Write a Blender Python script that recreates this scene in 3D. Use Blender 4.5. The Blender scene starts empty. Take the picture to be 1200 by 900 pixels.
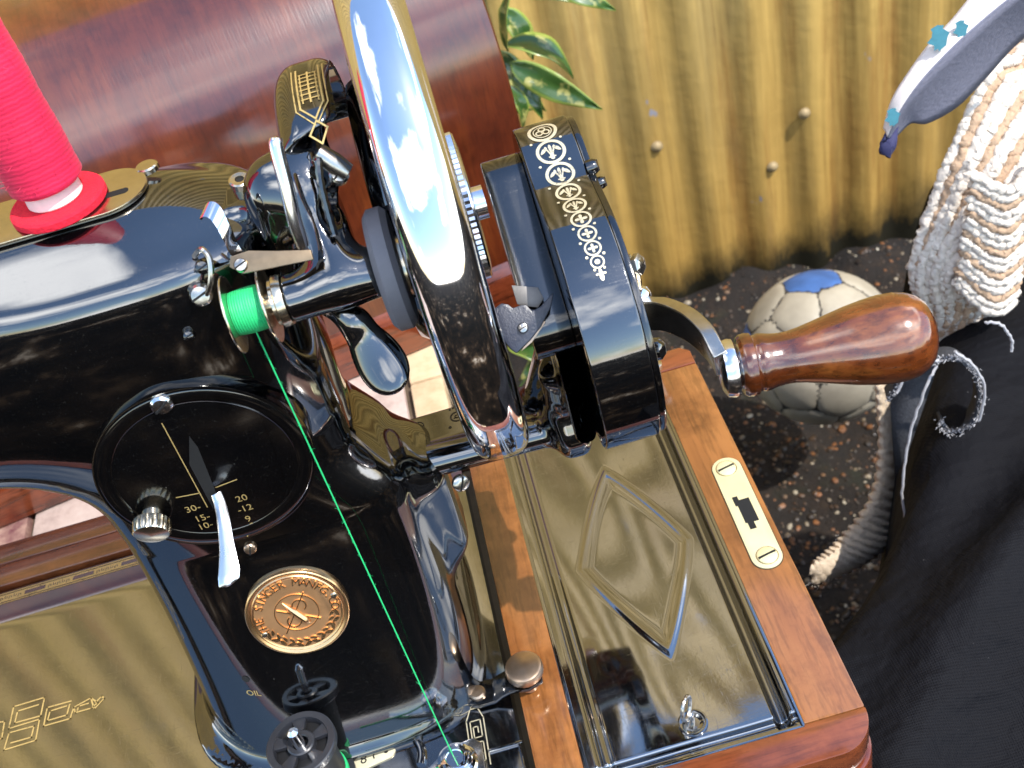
import bpy, bmesh, math, random
import numpy as np
from mathutils import Vector, Matrix, Euler
random.seed(7); rng = np.random.default_rng(7)
SC = bpy.context.scene
COL = SC.collection
R = math.radians
MM = 0.001                      # everything below is laid out in millimetres

# ------------------------------------------------------------------ camera, sky, sun, exposure
cam_data = bpy.data.cameras.new('camera')
cam = bpy.data.objects.new('camera', cam_data); COL.objects.link(cam); SC.camera = cam
cam_data.sensor_width = 36; cam_data.lens = 40.48
cam_data.clip_start = 0.01; cam_data.clip_end = 500
_r = Vector((0.96007, -0.18465, -0.21012)); _f = Vector((0, 0.7514, -0.65984))
_f.normalize(); _r = (_r - _f*_r.dot(_f)).normalized(); _u = _r.cross(_f)
cam.matrix_world = Matrix(((_r.x, _u.x, -_f.x, 0), (_r.y, _u.y, -_f.y, 0), (_r.z, _u.z, -_f.z, 0.360), (0, 0, 0, 1)))
cam_data.dof.use_dof = True; cam_data.dof.focus_distance = 0.36; cam_data.dof.aperture_fstop = 34

SUN_EL, SUN_AZ = R(56), R(131)      # azimuth clockwise from +Y: high, behind the camera's right shoulder
sun_dir = Vector((math.sin(SUN_AZ)*math.cos(SUN_EL), math.cos(SUN_AZ)*math.cos(SUN_EL), math.sin(SUN_EL)))
w = bpy.data.worlds.new('World'); SC.world = w; w.use_nodes = True
nt = w.node_tree; bg = nt.nodes['Background']; bg.inputs['Strength'].default_value = 0.15
sky = nt.nodes.new('ShaderNodeTexSky'); sky.sky_type = 'NISHITA'; sky.sun_disc = False
sky.sun_elevation = SUN_EL; sky.sun_rotation = SUN_AZ
sky.air_density = 1.25; sky.dust_density = 0.3; sky.ozone_density = 3.0
tc = nt.nodes.new('ShaderNodeTexCoord')
mp = nt.nodes.new('ShaderNodeMapping'); mp.inputs['Scale'].default_value = (1.0, 1.0, 2.2); mp.inputs['Location'].default_value = (.9, .55, .45)
nz = nt.nodes.new('ShaderNodeTexNoise'); nz.inputs['Scale'].default_value = 1.35; nz.inputs['Detail'].default_value = 6; nz.inputs['Roughness'].default_value = .5
rp = nt.nodes.new('ShaderNodeValToRGB'); rp.color_ramp.elements[0].position = .51; rp.color_ramp.elements[1].position = .64
mx = nt.nodes.new('ShaderNodeMixRGB'); mx.inputs['Color2'].default_value = (13, 13.2, 13.6, 1)
L = nt.links.new
L(tc.outputs['Generated'], mp.inputs['Vector']); L(mp.outputs['Vector'], nz.inputs['Vector'])
L(nz.outputs['Fac'], rp.inputs['Fac']); L(rp.outputs['Color'], mx.inputs['Fac'])
L(sky.outputs['Color'], mx.inputs['Color1']); L(mx.outputs['Color'], bg.inputs['Color'])
sd = bpy.data.lights.new('sun', 'SUN'); sd.energy = 2.6; sd.angle = R(.55); sd.color = (1, .95, .87)
so = bpy.data.objects.new('sun', sd); COL.objects.link(so); so.rotation_euler = sun_dir.to_track_quat('Z', 'Y').to_euler()
so.location = (0, 0, 3)
vs = SC.view_settings; vs.view_transform = 'Standard'; vs.look = 'None'; vs.gamma = 1; vs.use_curve_mapping = False
vs.exposure = 1.15
SC.cycles.max_bounces = 8; SC.cycles.caustics_reflective = False; SC.cycles.caustics_refractive = False
try: SC.cycles.use_denoising = True
except Exception: pass

# ------------------------------------------------------------------ helpers
def tag(o, label=None, cat=None, group=None, kind=None):
    if label: o['label'] = label
    if cat: o['category'] = cat
    if group: o['group'] = group
    if kind: o['kind'] = kind
    return o
ORG = {}                                   # object name -> origin (mm) its geometry is measured from
def thing(name, label, cat, org=(0, 0, 0), rotz=0, group=None):
    o = bpy.data.objects.new(name, None); COL.objects.link(o); o.empty_display_size = .02
    o.location = Vector(org)*MM; o.rotation_euler = (0, 0, rotz)
    ORG[o.name] = Vector(org) if rotz == 0 else Vector((0, 0, 0))
    return tag(o, label, cat, group)
def link(name, me, mat, parent=None, org=None, label=None):
    o = bpy.data.objects.new(name, me); COL.objects.link(o)
    if mat is not None and not me.materials: me.materials.append(mat)
    if parent is not None:
        o.parent = parent; ORG[o.name] = ORG[parent.name]
    else:
        ORG[o.name] = Vector(org) if org is not None else Vector((0, 0, 0)); o.location = ORG[o.name]*MM
    if label: o['label'] = label
    return o
def frame(n, up=(0, 0, 1)):
    n = Vector(n).normalized(); up = Vector(up)
    if abs(n.dot(up)) > .98: up = Vector((0, 1, 0))
    u = up.cross(n).normalized(); v = n.cross(u)
    return u, v, n
class MB:
    def __init__(s): s.v = []; s.f = []; s.mi = []; s.m = 0
    def add(s, vs_, fs):
        b = len(s.v); s.v += [tuple(p) for p in vs_]; s.f += [tuple(i+b for i in q) for q in fs]; s.mi += [s.m]*len(fs)
    def box(s, a, b, M=None):
        (x0, y0, z0), (x1, y1, z1) = a, b
        vs_ = [Vector(p) for p in ((x0,y0,z0),(x1,y0,z0),(x1,y1,z0),(x0,y1,z0),(x0,y0,z1),(x1,y0,z1),(x1,y1,z1),(x0,y1,z1))]
        if M is not None: vs_ = [M @ p for p in vs_]
        s.add(vs_, [(0,3,2,1),(4,5,6,7),(0,1,5,4),(1,2,6,5),(2,3,7,6),(3,0,4,7)]); return s
    def prism(s, poly, h0, h1, O=(0,0,0), U=(1,0,0), V=(0,1,0), N=None):
        O, U, V = Vector(O), Vector(U), Vector(V); N = Vector(N) if N is not None else U.cross(V)
        n = len(poly)
        vs_ = [O+U*p[0]+V*p[1]+N*h0 for p in poly]+[O+U*p[0]+V*p[1]+N*h1 for p in poly]
        s.add(vs_, [tuple(range(n-1,-1,-1)), tuple(range(n, 2*n))]+[(i,(i+1)%n,n+(i+1)%n,n+i) for i in range(n)]); return s
    def lathe(s, prof, O, A, n=48, up=(0,0,1), knurl=None, cap=True):
        """prof: list of (along, radius)"""
        O = Vector(O); u, v, a = frame(A, up); k = len(prof); vs_ = []
        for h, r in prof:
            for i in range(n):
                t = 2*math.pi*i/n; rr = r
                if knurl and knurl[0] <= h <= knurl[1] and i % 2: rr = r-knurl[2]
                vs_.append(O+a*h+(u*math.cos(t)+v*math.sin(t))*rr)
        fs = [(j*n+i, j*n+(i+1)%n, (j+1)*n+(i+1)%n, (j+1)*n+i) for j in range(k-1) for i in range(n)]
        if cap:
            fs += [tuple(range(n-1,-1,-1)), tuple((k-1)*n+i for i in range(n))]
        s.add(vs_, fs); return s
    def tube(s, pts, rad, n=10, up=(0,0,1), flat=1.0, wob=None):
        pts = [Vector(p) for p in pts]; m = len(pts)
        if not hasattr(rad, '__len__'): rad = [rad]*m
        vs_ = []; u = None
        for j, p in enumerate(pts):
            t = (pts[min(j+1,m-1)]-pts[max(j-1,0)]).normalized()
            if u is None:
                u = Vector(up).cross(t)
                if u.length < .05: u = Vector((1,0,0)).cross(t)
            u = (u-t*u.dot(t)).normalized(); v = t.cross(u)
            for i in range(n):
                a = 2*math.pi*i/n; r = rad[j]
                if wob: r *= wob(j, a)
                vs_.append(p+(u*math.cos(a)+v*math.sin(a)*flat)*r)
        fs = [(j*n+i, j*n+(i+1)%n, (j+1)*n+(i+1)%n, (j+1)*n+i) for j in range(m-1) for i in range(n)]
        fs += [tuple(range(n-1,-1,-1)), tuple((m-1)*n+i for i in range(n))]
        s.add(vs_, fs); return s
    def build(s, name, mats, parent=None, smooth=35, bevel=0, seg=2, org=None, label=None):
        if not isinstance(mats, (list, tuple)): mats = [mats]
        me = bpy.data.meshes.new(name)
        o = link(name, me, None, parent, org, label)
        g = ORG[o.name]
        me.from_pydata([((p[0]-g.x)*MM, (p[1]-g.y)*MM, (p[2]-g.z)*MM) for p in s.v], [], s.f)
        for m in mats: me.materials.append(m)
        if len(mats) > 1: me.polygons.foreach_set('material_index', s.mi)
        if bevel:
            bm = bmesh.new(); bm.from_mesh(me)
            bmesh.ops.recalc_face_normals(bm, faces=bm.faces)
            es = [e for e in bm.edges if len(e.link_faces) == 2 and e.calc_face_angle(0) > R(32)]
            bmesh.ops.bevel(bm, geom=es, offset=bevel*MM, segments=seg, profile=.6, affect='EDGES', clamp_overlap=True)
            bm.to_mesh(me); bm.free()
        else:
            bm = bmesh.new(); bm.from_mesh(me); bmesh.ops.recalc_face_normals(bm, faces=bm.faces); bm.to_mesh(me); bm.free()
        if smooth:
            me.shade_smooth(); me.set_sharp_from_angle(angle=R(smooth))
        return o
def rrect(x0, y0, x1, y1, r, n=6):
    out = []
    for cx, cy, a0 in ((x1-r,y1-r,0),(x0+r,y1-r,90),(x0+r,y0+r,180),(x1-r,y0+r,270)):
        for i in range(n+1):
            a = R(a0+90*i/n); out.append((cx+r*math.cos(a), cy+r*math.sin(a)))
    return out
def smooth_path(pts, n=8):
    pts = [Vector(p) for p in pts]; out = []
    for i in range(len(pts)-1):
        p0, p1, p2, p3 = pts[max(i-1,0)], pts[i], pts[i+1], pts[min(i+2,len(pts)-1)]
        for k in range(n):
            t = k/n
            out.append(.5*((2*p1)+(p2-p0)*t+(2*p0-5*p1+4*p2-p3)*t*t+(3*p1-p0-3*p2+p3)*t**3))
    out.append(pts[-1]); return out
# flat drawing (decals): strokes and discs as 2-D triangles/quads mapped onto a surface
class Ink:
    def __init__(s): s.v = []; s.f = []
    def quad(s, a, b, c, d, step=1.2):
        n = max(1, int(max((Vector(b)-Vector(a)).length, (Vector(c)-Vector(d)).length)/step))
        a, b, c, d = map(Vector, (a, b, c, d)); k = len(s.v)
        for i in range(n+1):
            s.v.append(tuple(a.lerp(b, i/n))); s.v.append(tuple(d.lerp(c, i/n)))
        for i in range(n): s.f.append((k+2*i, k+2*i+2, k+2*i+3, k+2*i+1))
    def line(s, pts, w, closed=False, step=1.2):
        pts = [Vector(p[:2]) for p in pts]
        if closed: pts = pts+[pts[0]]
        for a, b in zip(pts[:-1], pts[1:]):
            d = b-a
            if d.length < 1e-6: continue
            d.normalize(); n = Vector((-d.y, d.x))*w/2; e = d*w*.5
            s.quad(a-e+n, b+e+n, b+e-n, a-e-n, step)
    def ring(s, c, r0, r1, n=28, a0=0, a1=360):
        k = len(s.v); full = abs(a1-a0) >= 360
        for i in range(n+1):
            a = R(a0+(a1-a0)*i/n)
            for r in (r0, r1): s.v.append((c[0]+r*math.cos(a), c[1]+r*math.sin(a)))
        for i in range(n): s.f.append((k+2*i, k+2*i+1, k+2*i+3, k+2*i+2))
    def disc(s, c, r, n=12): s.ring(c, r*.02, r, n)
    def blob(s, c, ax, ay, rot, n=12):
        k = len(s.v); s.v.append(c)
        for i in range(n):
            a = 2*math.pi*i/n; x, y = ax*math.cos(a), ay*math.sin(a)*(1+.35*math.cos(a))
            s.v.append((c[0]+x*math.cos(rot)-y*math.sin(rot), c[1]+x*math.sin(rot)+y*math.cos(rot)))
        for i in range(n): s.f.append((k, k+1+i, k+1+(i+1)%n))
    def text(s, body, c, size, rot=0, extr=False):
        cu = bpy.data.curves.new('t', 'FONT'); cu.body = body; cu.size = 1; cu.align_x = 'CENTER'; cu.align_y = 'CENTER'; cu.resolution_u = 3
        to = bpy.data.objects.new('t', cu); COL.objects.link(to)
        dg = bpy.context.evaluated_depsgraph_get(); me = bpy.data.meshes.new_from_object(to.evaluated_get(dg))
        k = len(s.v); cr, sr = math.cos(rot), math.sin(rot)
        for v in me.vertices:
            x, y = v.co.x*size, v.co.y*size
            s.v.append((c[0]+x*cr-y*sr, c[1]+x*sr+y*cr))
        for p in me.polygons: s.f.append(tuple(i+k for i in p.vertices))
        bpy.data.objects.remove(to); bpy.data.curves.remove(cu); bpy.data.meshes.remove(me)
    def build(s, name, fn, mat, parent, thick=0, label=None):
        mb = MB(); mb.v = [tuple(fn(*p)) for p in s.v]; mb.f = list(s.f); mb.mi = [0]*len(s.f)
        o = MB.build(mb, name, mat, parent, smooth=0, label=label)
        if thick:
            md = o.modifiers.new('t', 'SOLIDIFY'); md.thickness = thick*MM; md.offset = 0
        return o
def plane_fn(O, U, V):
    O, U, V = Vector(O), Vector(U), Vector(V)
    return lambda x, y: O+U*x+V*y

# signed distance surfaces -> smooth castings (surface nets, vertices pulled onto the zero level)
def sdf_obj(name, fn, lo, hi, step, mat, parent=None, org=None, label=None):
    ax = [np.arange(lo[i], hi[i]+step, step) for i in range(3)]
    X, Y, Z = np.meshgrid(*ax, indexing='ij')
    F = fn(X, Y, Z); S = F < 0
    nx, ny, nz_ = F.shape
    c = np.zeros((nx-1, ny-1, nz_-1), int)
    for dx in (0,1):
        for dy in (0,1):
            for dz in (0,1): c += S[dx:nx-1+dx, dy:ny-1+dy, dz:nz_-1+dz]
    act = (c > 0) & (c < 8)
    idx = -np.ones(act.shape, int); ii = np.argwhere(act); idx[act] = np.arange(len(ii))
    P = np.stack([ax[k][ii[:, k]]+step/2 for k in range(3)], 1)
    def ev(Q): return fn(Q[:, 0], Q[:, 1], Q[:, 2])
    e = step*.12
    for it in range(7):
        g = np.stack([(ev(P+d)-ev(P-d))/(2*e) for d in np.eye(3)*e], 1)
        f0 = ev(P); gg = (g**2).sum(1)+1e-6
        dP = -(g*(f0/gg)[:, None]); ln = np.linalg.norm(dP, axis=1)+1e-9
        P = P+dP*np.minimum(1, step*.6/ln)[:, None]
    faces = []
    for a in range(3):
        b, d = (a+1) % 3, (a+2) % 3
        sl0 = [slice(None)]*3; sl1 = [slice(None)]*3; sl0[a] = slice(0, -1); sl1[a] = slice(1, None)
        A, B = S[tuple(sl0)], S[tuple(sl1)]
        cr = np.argwhere(A != B)
        ok = (cr[:, b] > 0) & (cr[:, d] > 0) & (cr[:, b] < F.shape[b]-1) & (cr[:, d] < F.shape[d]-1)
        cr = cr[ok]; inside = A[tuple(cr.T)]
        q = []
        for db, dd in ((-1,-1),(0,-1),(0,0),(-1,0)):
            t = cr.copy(); t[:, b] += db; t[:, d] += dd; q.append(idx[tuple(t.T)])
        q = np.stack(q, 1); q[~inside] = q[~inside][:, ::-1]
        faces.append(q)
    Fc = np.concatenate(faces)
    me = bpy.data.meshes.new(name); o = link(name, me, mat, parent, org, label); g0 = np.array(ORG[o.name])
    V = (P-g0)*MM
    me.vertices.add(len(V)); me.vertices.foreach_set('co', V.ravel())
    me.loops.add(len(Fc)*4); me.loops.foreach_set('vertex_index', Fc.ravel().astype(np.int32))
    me.polygons.add(len(Fc)); me.polygons.foreach_set('loop_start', np.arange(0, len(Fc)*4, 4, dtype=np.int32))
    me.update(calc_edges=True); me.validate(); me.shade_smooth()
    g = np.stack([(ev(P+d)-ev(P-d)) for d in np.eye(3)*e], 1); g /= np.linalg.norm(g, axis=1)[:, None]+1e-9
    try: me.normals_split_custom_set_from_vertices(g.tolist())
    except Exception as ex: print('normals', ex)
    return o
def s_box(X, Y, Z, c, h, r):
    qx, qy, qz = np.abs(X-c[0])-h[0]+r, np.abs(Y-c[1])-h[1]+r, np.abs(Z-c[2])-h[2]+r
    return np.sqrt(np.maximum(qx,0)**2+np.maximum(qy,0)**2+np.maximum(qz,0)**2)+np.minimum(np.maximum(qx, np.maximum(qy, qz)), 0)-r
def s_cyl(X, Y, Z, c, r, x0, x1, rd=1.5):      # along X
    d = np.hypot(Y-c[0], Z-c[1])-r+rd; e = np.abs(X-(x0+x1)/2)-(x1-x0)/2+rd
    return np.minimum(np.maximum(d, e), 0)+np.hypot(np.maximum(d, 0), np.maximum(e, 0))-rd
def s_cap(X, Y, Z, a, b, ra, rb=None):
    rb = ra if rb is None else rb; a = np.array(a, float); b = np.array(b, float); d = b-a
    t = np.clip(((X-a[0])*d[0]+(Y-a[1])*d[1]+(Z-a[2])*d[2])/(d@d), 0, 1)
    return np.sqrt((X-a[0]-d[0]*t)**2+(Y-a[1]-d[1]*t)**2+(Z-a[2]-d[2]*t)**2)-(ra+(rb-ra)*t)
def s_ell(X, Y, Z, c, h):
    k = np.sqrt(((X-c[0])/h[0])**2+((Y-c[1])/h[1])**2+((Z-c[2])/h[2])**2)
    return (k-1)*min(h)
def smin(a, b, k):
    h = np.clip(.5+.5*(b-a)/k, 0, 1); return b+(a-b)*h-k*h*(1-h)
def smax(a, b, k): return -smin(-a, -b, k)

# ------------------------------------------------------------------ materials
def new_mat(name):
    m = bpy.data.materials.new(name); m.use_nodes = True
    return m, m.node_tree, m.node_tree.nodes['Principled BSDF']
def N(nt, t, **kw):
    n = nt.nodes.new(t)
    for k, v in kw.items():
        if k in n.inputs.keys(): n.inputs[k].default_value = v
        else: setattr(n, k, v)
    return n
def ramp(nt, fac, stops):
    r = nt.nodes.new('ShaderNodeValToRGB'); el = r.color_ramp.elements
    while len(el) < len(stops): el.new(.5)
    for e_, (p, c) in zip(el, stops): e_.position = p; e_.color = c if len(c) == 4 else (*c, 1)
    nt.links.new(fac, r.inputs['Fac']); return r.outputs['Color']
def coords(nt, scale=(1,1,1), rot=(0,0,0), kind='Object'):
    t = N(nt, 'ShaderNodeTexCoord'); m = N(nt, 'ShaderNodeMapping'); m.inputs['Scale'].default_value = scale; m.inputs['Rotation'].default_value = rot
    nt.links.new(t.outputs[kind], m.inputs['Vector']); return m.outputs['Vector']
def noise(nt, vec, scale, detail=4, rough=.55, dist=0):
    n = N(nt, 'ShaderNodeTexNoise', Scale=scale, Detail=detail, Roughness=rough, Distortion=dist); nt.links.new(vec, n.inputs['Vector']); return n.outputs['Fac']
def mixc(nt, fac, a, b, mode='MIX'):
    m = N(nt, 'ShaderNodeMixRGB', blend_type=mode)
    for s_, v in (('Fac', fac), ('Color1', a), ('Color2', b)):
        if hasattr(v, 'is_linked') or hasattr(v, 'links'): nt.links.new(v, m.inputs[s_])
        else: m.inputs[s_].default_value = v if not isinstance(v, tuple) or len(v) == 4 else (*v, 1)
    return m.outputs['Color']
def mathn(nt, op, a, b=0.0):
    m = N(nt, 'ShaderNodeMath', operation=op)
    for i, v in enumerate((a, b)):
        if hasattr(v, 'links'): nt.links.new(v, m.inputs[i])
        else: m.inputs[i].default_value = v
    return m.outputs[0]
def bump(nt, b, h, dist, strength=1):
    n = N(nt, 'ShaderNodeBump', Distance=dist, Strength=strength); nt.links.new(h, n.inputs['Height']); nt.links.new(n.outputs['Normal'], b.inputs['Normal'])
def simple(name, col, rough=.5, metal=0, ior=1.5, coat=0, bumpy=0, scale=400, var=.15, coat_r=.1):
    m, nt, b = new_mat(name)
    v = coords(nt); n = noise(nt, v, scale, 4)
    c = mixc(nt, n, tuple(x*(1-var) for x in col), tuple(min(1, x*(1+var)) for x in col))
    L_ = nt.links.new; L_(c, b.inputs['Base Color'])
    r = N(nt, 'ShaderNodeMapRange'); r.inputs['To Min'].default_value = rough*.75; r.inputs['To Max'].default_value = rough*1.3
    n2 = noise(nt, v, scale*.35, 5); L_(n2, r.inputs['Value']); L_(r.outputs['Result'], b.inputs['Roughness'])
    b.inputs['Metallic'].default_value = metal; b.inputs['IOR'].default_value = ior
    b.inputs['Coat Weight'].default_value = coat; b.inputs['Coat Roughness'].default_value = coat_r
    if bumpy: bump(nt, b, n, bumpy*MM)
    return m
def enamel(name, ior=2.4, rough=.035, rust=0.0):
    m, nt, b = new_mat(name); L_ = nt.links.new; v = coords(nt)
    big = noise(nt, v, 22, 5); fine = noise(nt, v, 900, 3); wear = noise(nt, v, 70, 8, .7)
    spot = N(nt, 'ShaderNodeTexVoronoi', Scale=190.0); L_(v, spot.inputs['Vector'])
    dots = ramp(nt, spot.outputs['Distance'], [(.0, (1,1,1)), (.035, (0,0,0))])
    gate = ramp(nt, noise(nt, v, 130, 2), [(.57, (0,0,0)), (.62, (1,1,1))])
    dd = mixc(nt, 1.0, dots, gate, 'MULTIPLY')
    base = mixc(nt, ramp(nt, wear, [(.56, (0,0,0)), (.75, (1,1,1))]), (.0009,.0010,.0014), (.0035,.0026,.0018))
    dst = ramp(nt, noise(nt, v, 1500, 2, .5), [(.66, (0,0,0)), (.72, (1,1,1))])
    base = mixc(nt, mixc(nt, 1.0, dst, (.10,.10,.10), 'MULTIPLY'), base, (.10,.095,.08))
    base = mixc(nt, dd, base, (.25,.24,.2)); L_(base, b.inputs['Base Color'])
    r = N(nt, 'ShaderNodeMapRange'); r.inputs['From Min'].default_value = .35; r.inputs['From Max'].default_value = .7; r.inputs['To Min'].default_value = rough; r.inputs['To Max'].default_value = rough*1.9
    L_(wear, r.inputs['Value'])
    # fine hairline scratches and a film of dust
    sc1 = noise(nt, coords(nt, (1, 26, 26), (.3, .5, .9)), 34, 2, .4); sc2 = noise(nt, coords(nt, (30, 1, 22), (.9, .1, .4)), 30, 2, .4)
    def hair(s_): return ramp(nt, s_, [(.495, (0,0,0)), (.5, (1,1,1)), (.505, (0,0,0))])
    hs = mixc(nt, 1.0, hair(sc1), hair(sc2), 'ADD')
    film = ramp(nt, noise(nt, v, 16, 6, .7), [(.45, (0,0,0)), (.75, (1,1,1))])
    rr_ = mathn(nt, 'ADD', r.outputs['Result'], mathn(nt, 'ADD', mathn(nt, 'MULTIPLY', hs, .16), mathn(nt, 'MULTIPLY', film, .035)))
    L_(rr_, b.inputs['Roughness'])
    b.inputs['IOR'].default_value = ior
    h = mathn(nt, 'ADD', mathn(nt, 'MULTIPLY', big, .35), mathn(nt, 'MULTIPLY', fine, .02))
    bump(nt, b, h, .5*MM, .25)
    return m
def wood(name, stops, gscale, rot=(0,0,0), rough=.22, coat=1.0, fig=6.0, pores=.5, coat_r=.08, cior=1.55):
    """gscale: stretch of the grain (large = fine lines across, small = long along)"""
    m, nt, b = new_mat(name); L_ = nt.links.new
    v = coords(nt, gscale, rot); v2 = coords(nt)
    n1 = noise(nt, v, fig, 6, .6, .6); n2 = noise(nt, v, fig*9, 3, .6); big = noise(nt, v2, 14, 4)
    f = mathn(nt, 'ADD', mathn(nt, 'MULTIPLY', n1, .6), mathn(nt, 'MULTIPLY', big, .4))
    c = ramp(nt, f, stops)
    dark = ramp(nt, n2, [(.36, (0,0,0)), (.52, (1,1,1))])
    c = mixc(nt, pores, c, mixc(nt, 1.0, c, dark, 'MULTIPLY'))
    stn = ramp(nt, noise(nt, v2, 24, 7, .68), [(.34, (.42,.36,.33)), (.52, (1,1,1))])
    c = mixc(nt, .8, c, mixc(nt, 1.0, c, stn, 'MULTIPLY'))
    L_(c, b.inputs['Base Color']); b.inputs['Roughness'].default_value = rough
    cr = N(nt, 'ShaderNodeMapRange'); cr.inputs['To Min'].default_value = coat_r*.6; cr.inputs['To Max'].default_value = coat_r*2.2; L_(noise(nt, v2, 60, 6, .7), cr.inputs['Value']); L_(cr.outputs['Result'], b.inputs['Coat Roughness'])
    b.inputs['Coat Weight'].default_value = coat; b.inputs['Coat IOR'].default_value = cior
    bump(nt, b, n2, .12*MM, .5)
    return m
M = {}
M['enamel'] = enamel('black_enamel')
M['enamel_worn'] = enamel('worn_black_enamel', 2.0, .07)
M['bed'] = enamel('bed_enamel', 4.2, .035)
M['chrome'] = simple('chrome', (.86,.86,.88), .045, 1, scale=120, var=.05)
M['steel'] = simple('worn_steel', (.50,.47,.42), .24, 1, bumpy=.05, var=.25)
M['bright'] = simple('bright_nickel', (.88,.88,.90), .16, 1, var=.06)
M['nickel'] = simple('aged_nickel', (.66,.58,.44), .22, 1, var=.15, bumpy=.02)
M['bronze'] = simple('brown_bronze', (.55,.40,.28), .32, 1, var=.2, bumpy=.03)
M['copper'] = simple('copper_brass', (.86,.54,.27), .26, 1, var=.10, scale=160)
M['copper_dark'] = simple('tarnished_copper', (.62,.34,.16), .45, .9, var=.2, scale=220)
def leafmat(name, col):
    m, nt, b = new_mat(name); L_ = nt.links.new; v = coords(nt)
    w_ = ramp(nt, mathn(nt, 'ADD', mathn(nt, 'MULTIPLY', noise(nt, v, 900, 4, .7), .6), mathn(nt, 'MULTIPLY', noise(nt, v, 130, 3), .4)), [(.555, (0,0,0)), (.66, (1,1,1))])
    L_(mixc(nt, mixc(nt, 1.0, w_, (.8,.8,.8), 'MULTIPLY'), mixc(nt, noise(nt, v, 200, 3), col, tuple(x*.72 for x in col)), (.03,.02,.01)), b.inputs['Base Color'])
    b.inputs['Roughness'].default_value = .38; b.inputs['Metallic'].default_value = .6; return m
M['gold'] = leafmat('gold_leaf', (.85,.62,.24)); M['silver'] = leafmat('pale_gold_leaf', (.90,.80,.56))
M['hole'] = simple('dark_hole', (.004,.004,.004), .8)
M['rust'] = simple('rusty_iron', (.16,.07,.035), .6, .4, var=.5, bumpy=.15)
M['rubber'] = simple('grey_rubber', (.16,.155,.17), .55, var=.12, bumpy=.03)
M['plastic'] = simple('black_plastic', (.022,.023,.028), .33, coat=.2)
M['crinkle'] = simple('crinkle_finish', (.012,.016,.035), .38, ior=1.7, bumpy=.12, scale=1400)
M['thread_g'] = simple('green_thread', (.02,.52,.16), .55, bumpy=.05, scale=900, var=.25)
M['core'] = simple('white_spool_core', (.80,.74,.68), .45)
M['brass_plate'] = simple('pale_brass_plate', (.84,.75,.44), .35, .45, var=.22, scale=90)
M['paper'] = simple('cream_number_plate', (.72,.66,.45), .4, .3)
# thread wound round the spool: fine helical ridges
def thread_mat(name, c0, c1, freq):
    m, nt, b = new_mat(name); L_ = nt.links.new
    v = coords(nt, (1, 1, 1), (R(9), R(4), 0)); wv = N(nt, 'ShaderNodeTexWave', Scale=freq, Distortion=2.5, Detail=2.0, bands_direction='Z'); wv.inputs['Detail Scale'].default_value = 2
    L_(v, wv.inputs['Vector']); n = noise(nt, v, 60, 4)
    L_(mixc(nt, mathn(nt, 'ADD', mathn(nt, 'MULTIPLY', wv.outputs['Fac'], .35), mathn(nt, 'MULTIPLY', n, .6)), c0, c1), b.inputs['Base Color'])
    b.inputs['Roughness'].default_value = .62; b.inputs['Sheen Weight'].default_value = .12; b.inputs['Sheen Tint'].default_value = (1, .5, .6, 1)
    bump(nt, b, wv.outputs['Fac'], .06*MM, .6); return m
M['thread_r'] = thread_mat('red_thread', (.50,.004,.034), (.84,.020,.095), 260)
M['felt'] = simple('red_felt', (.70,.008,.03), .9, bumpy=.5, scale=900, var=.3)
OAK = [(.25, (.15,.050,.014)), (.48, (.27,.100,.028)), (.78, (.40,.175,.054))]
RED = [(.25, (.085,.016,.007)), (.5, (.20,.042,.014)), (.78, (.36,.10,.03))]
M['rail_y'] = wood('oak_along_y', OAK, (9, 1, 5), fig=7, pores=.28)
M['rail_x'] = wood('mahogany_along_x', [(.25, (.13,.030,.011)), (.5, (.20,.050,.016)), (.78, (.32,.10,.03))], (1, 9, 5), fig=7, pores=.3)
M['base_side'] = wood('base_side_wood', RED, (1.4, 1.4, 9), fig=6)
M['lid'] = wood('bentwood', [(.28, (.055,.008,.003)), (.5, (.105,.019,.005)), (.75, (.18,.042,.009))], (16, 1.6, 1.6), fig=5, rough=.3, pores=.22, coat_r=.085, cior=1.6)
M['lid_rail'] = wood('lid_rail_wood', RED, (1, 9, 9), fig=5)
M['handle'] = wood('handle_wood', [(.32, (.03,.006,.002)), (.48, (.15,.035,.007)), (.68, (.42,.15,.028))], (2.2, 5, 5), fig=13, rough=.2, pores=.4, coat_r=.06, cior=1.65)
M['tray'] = enamel('tray_enamel', 4.0, .04)

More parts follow.
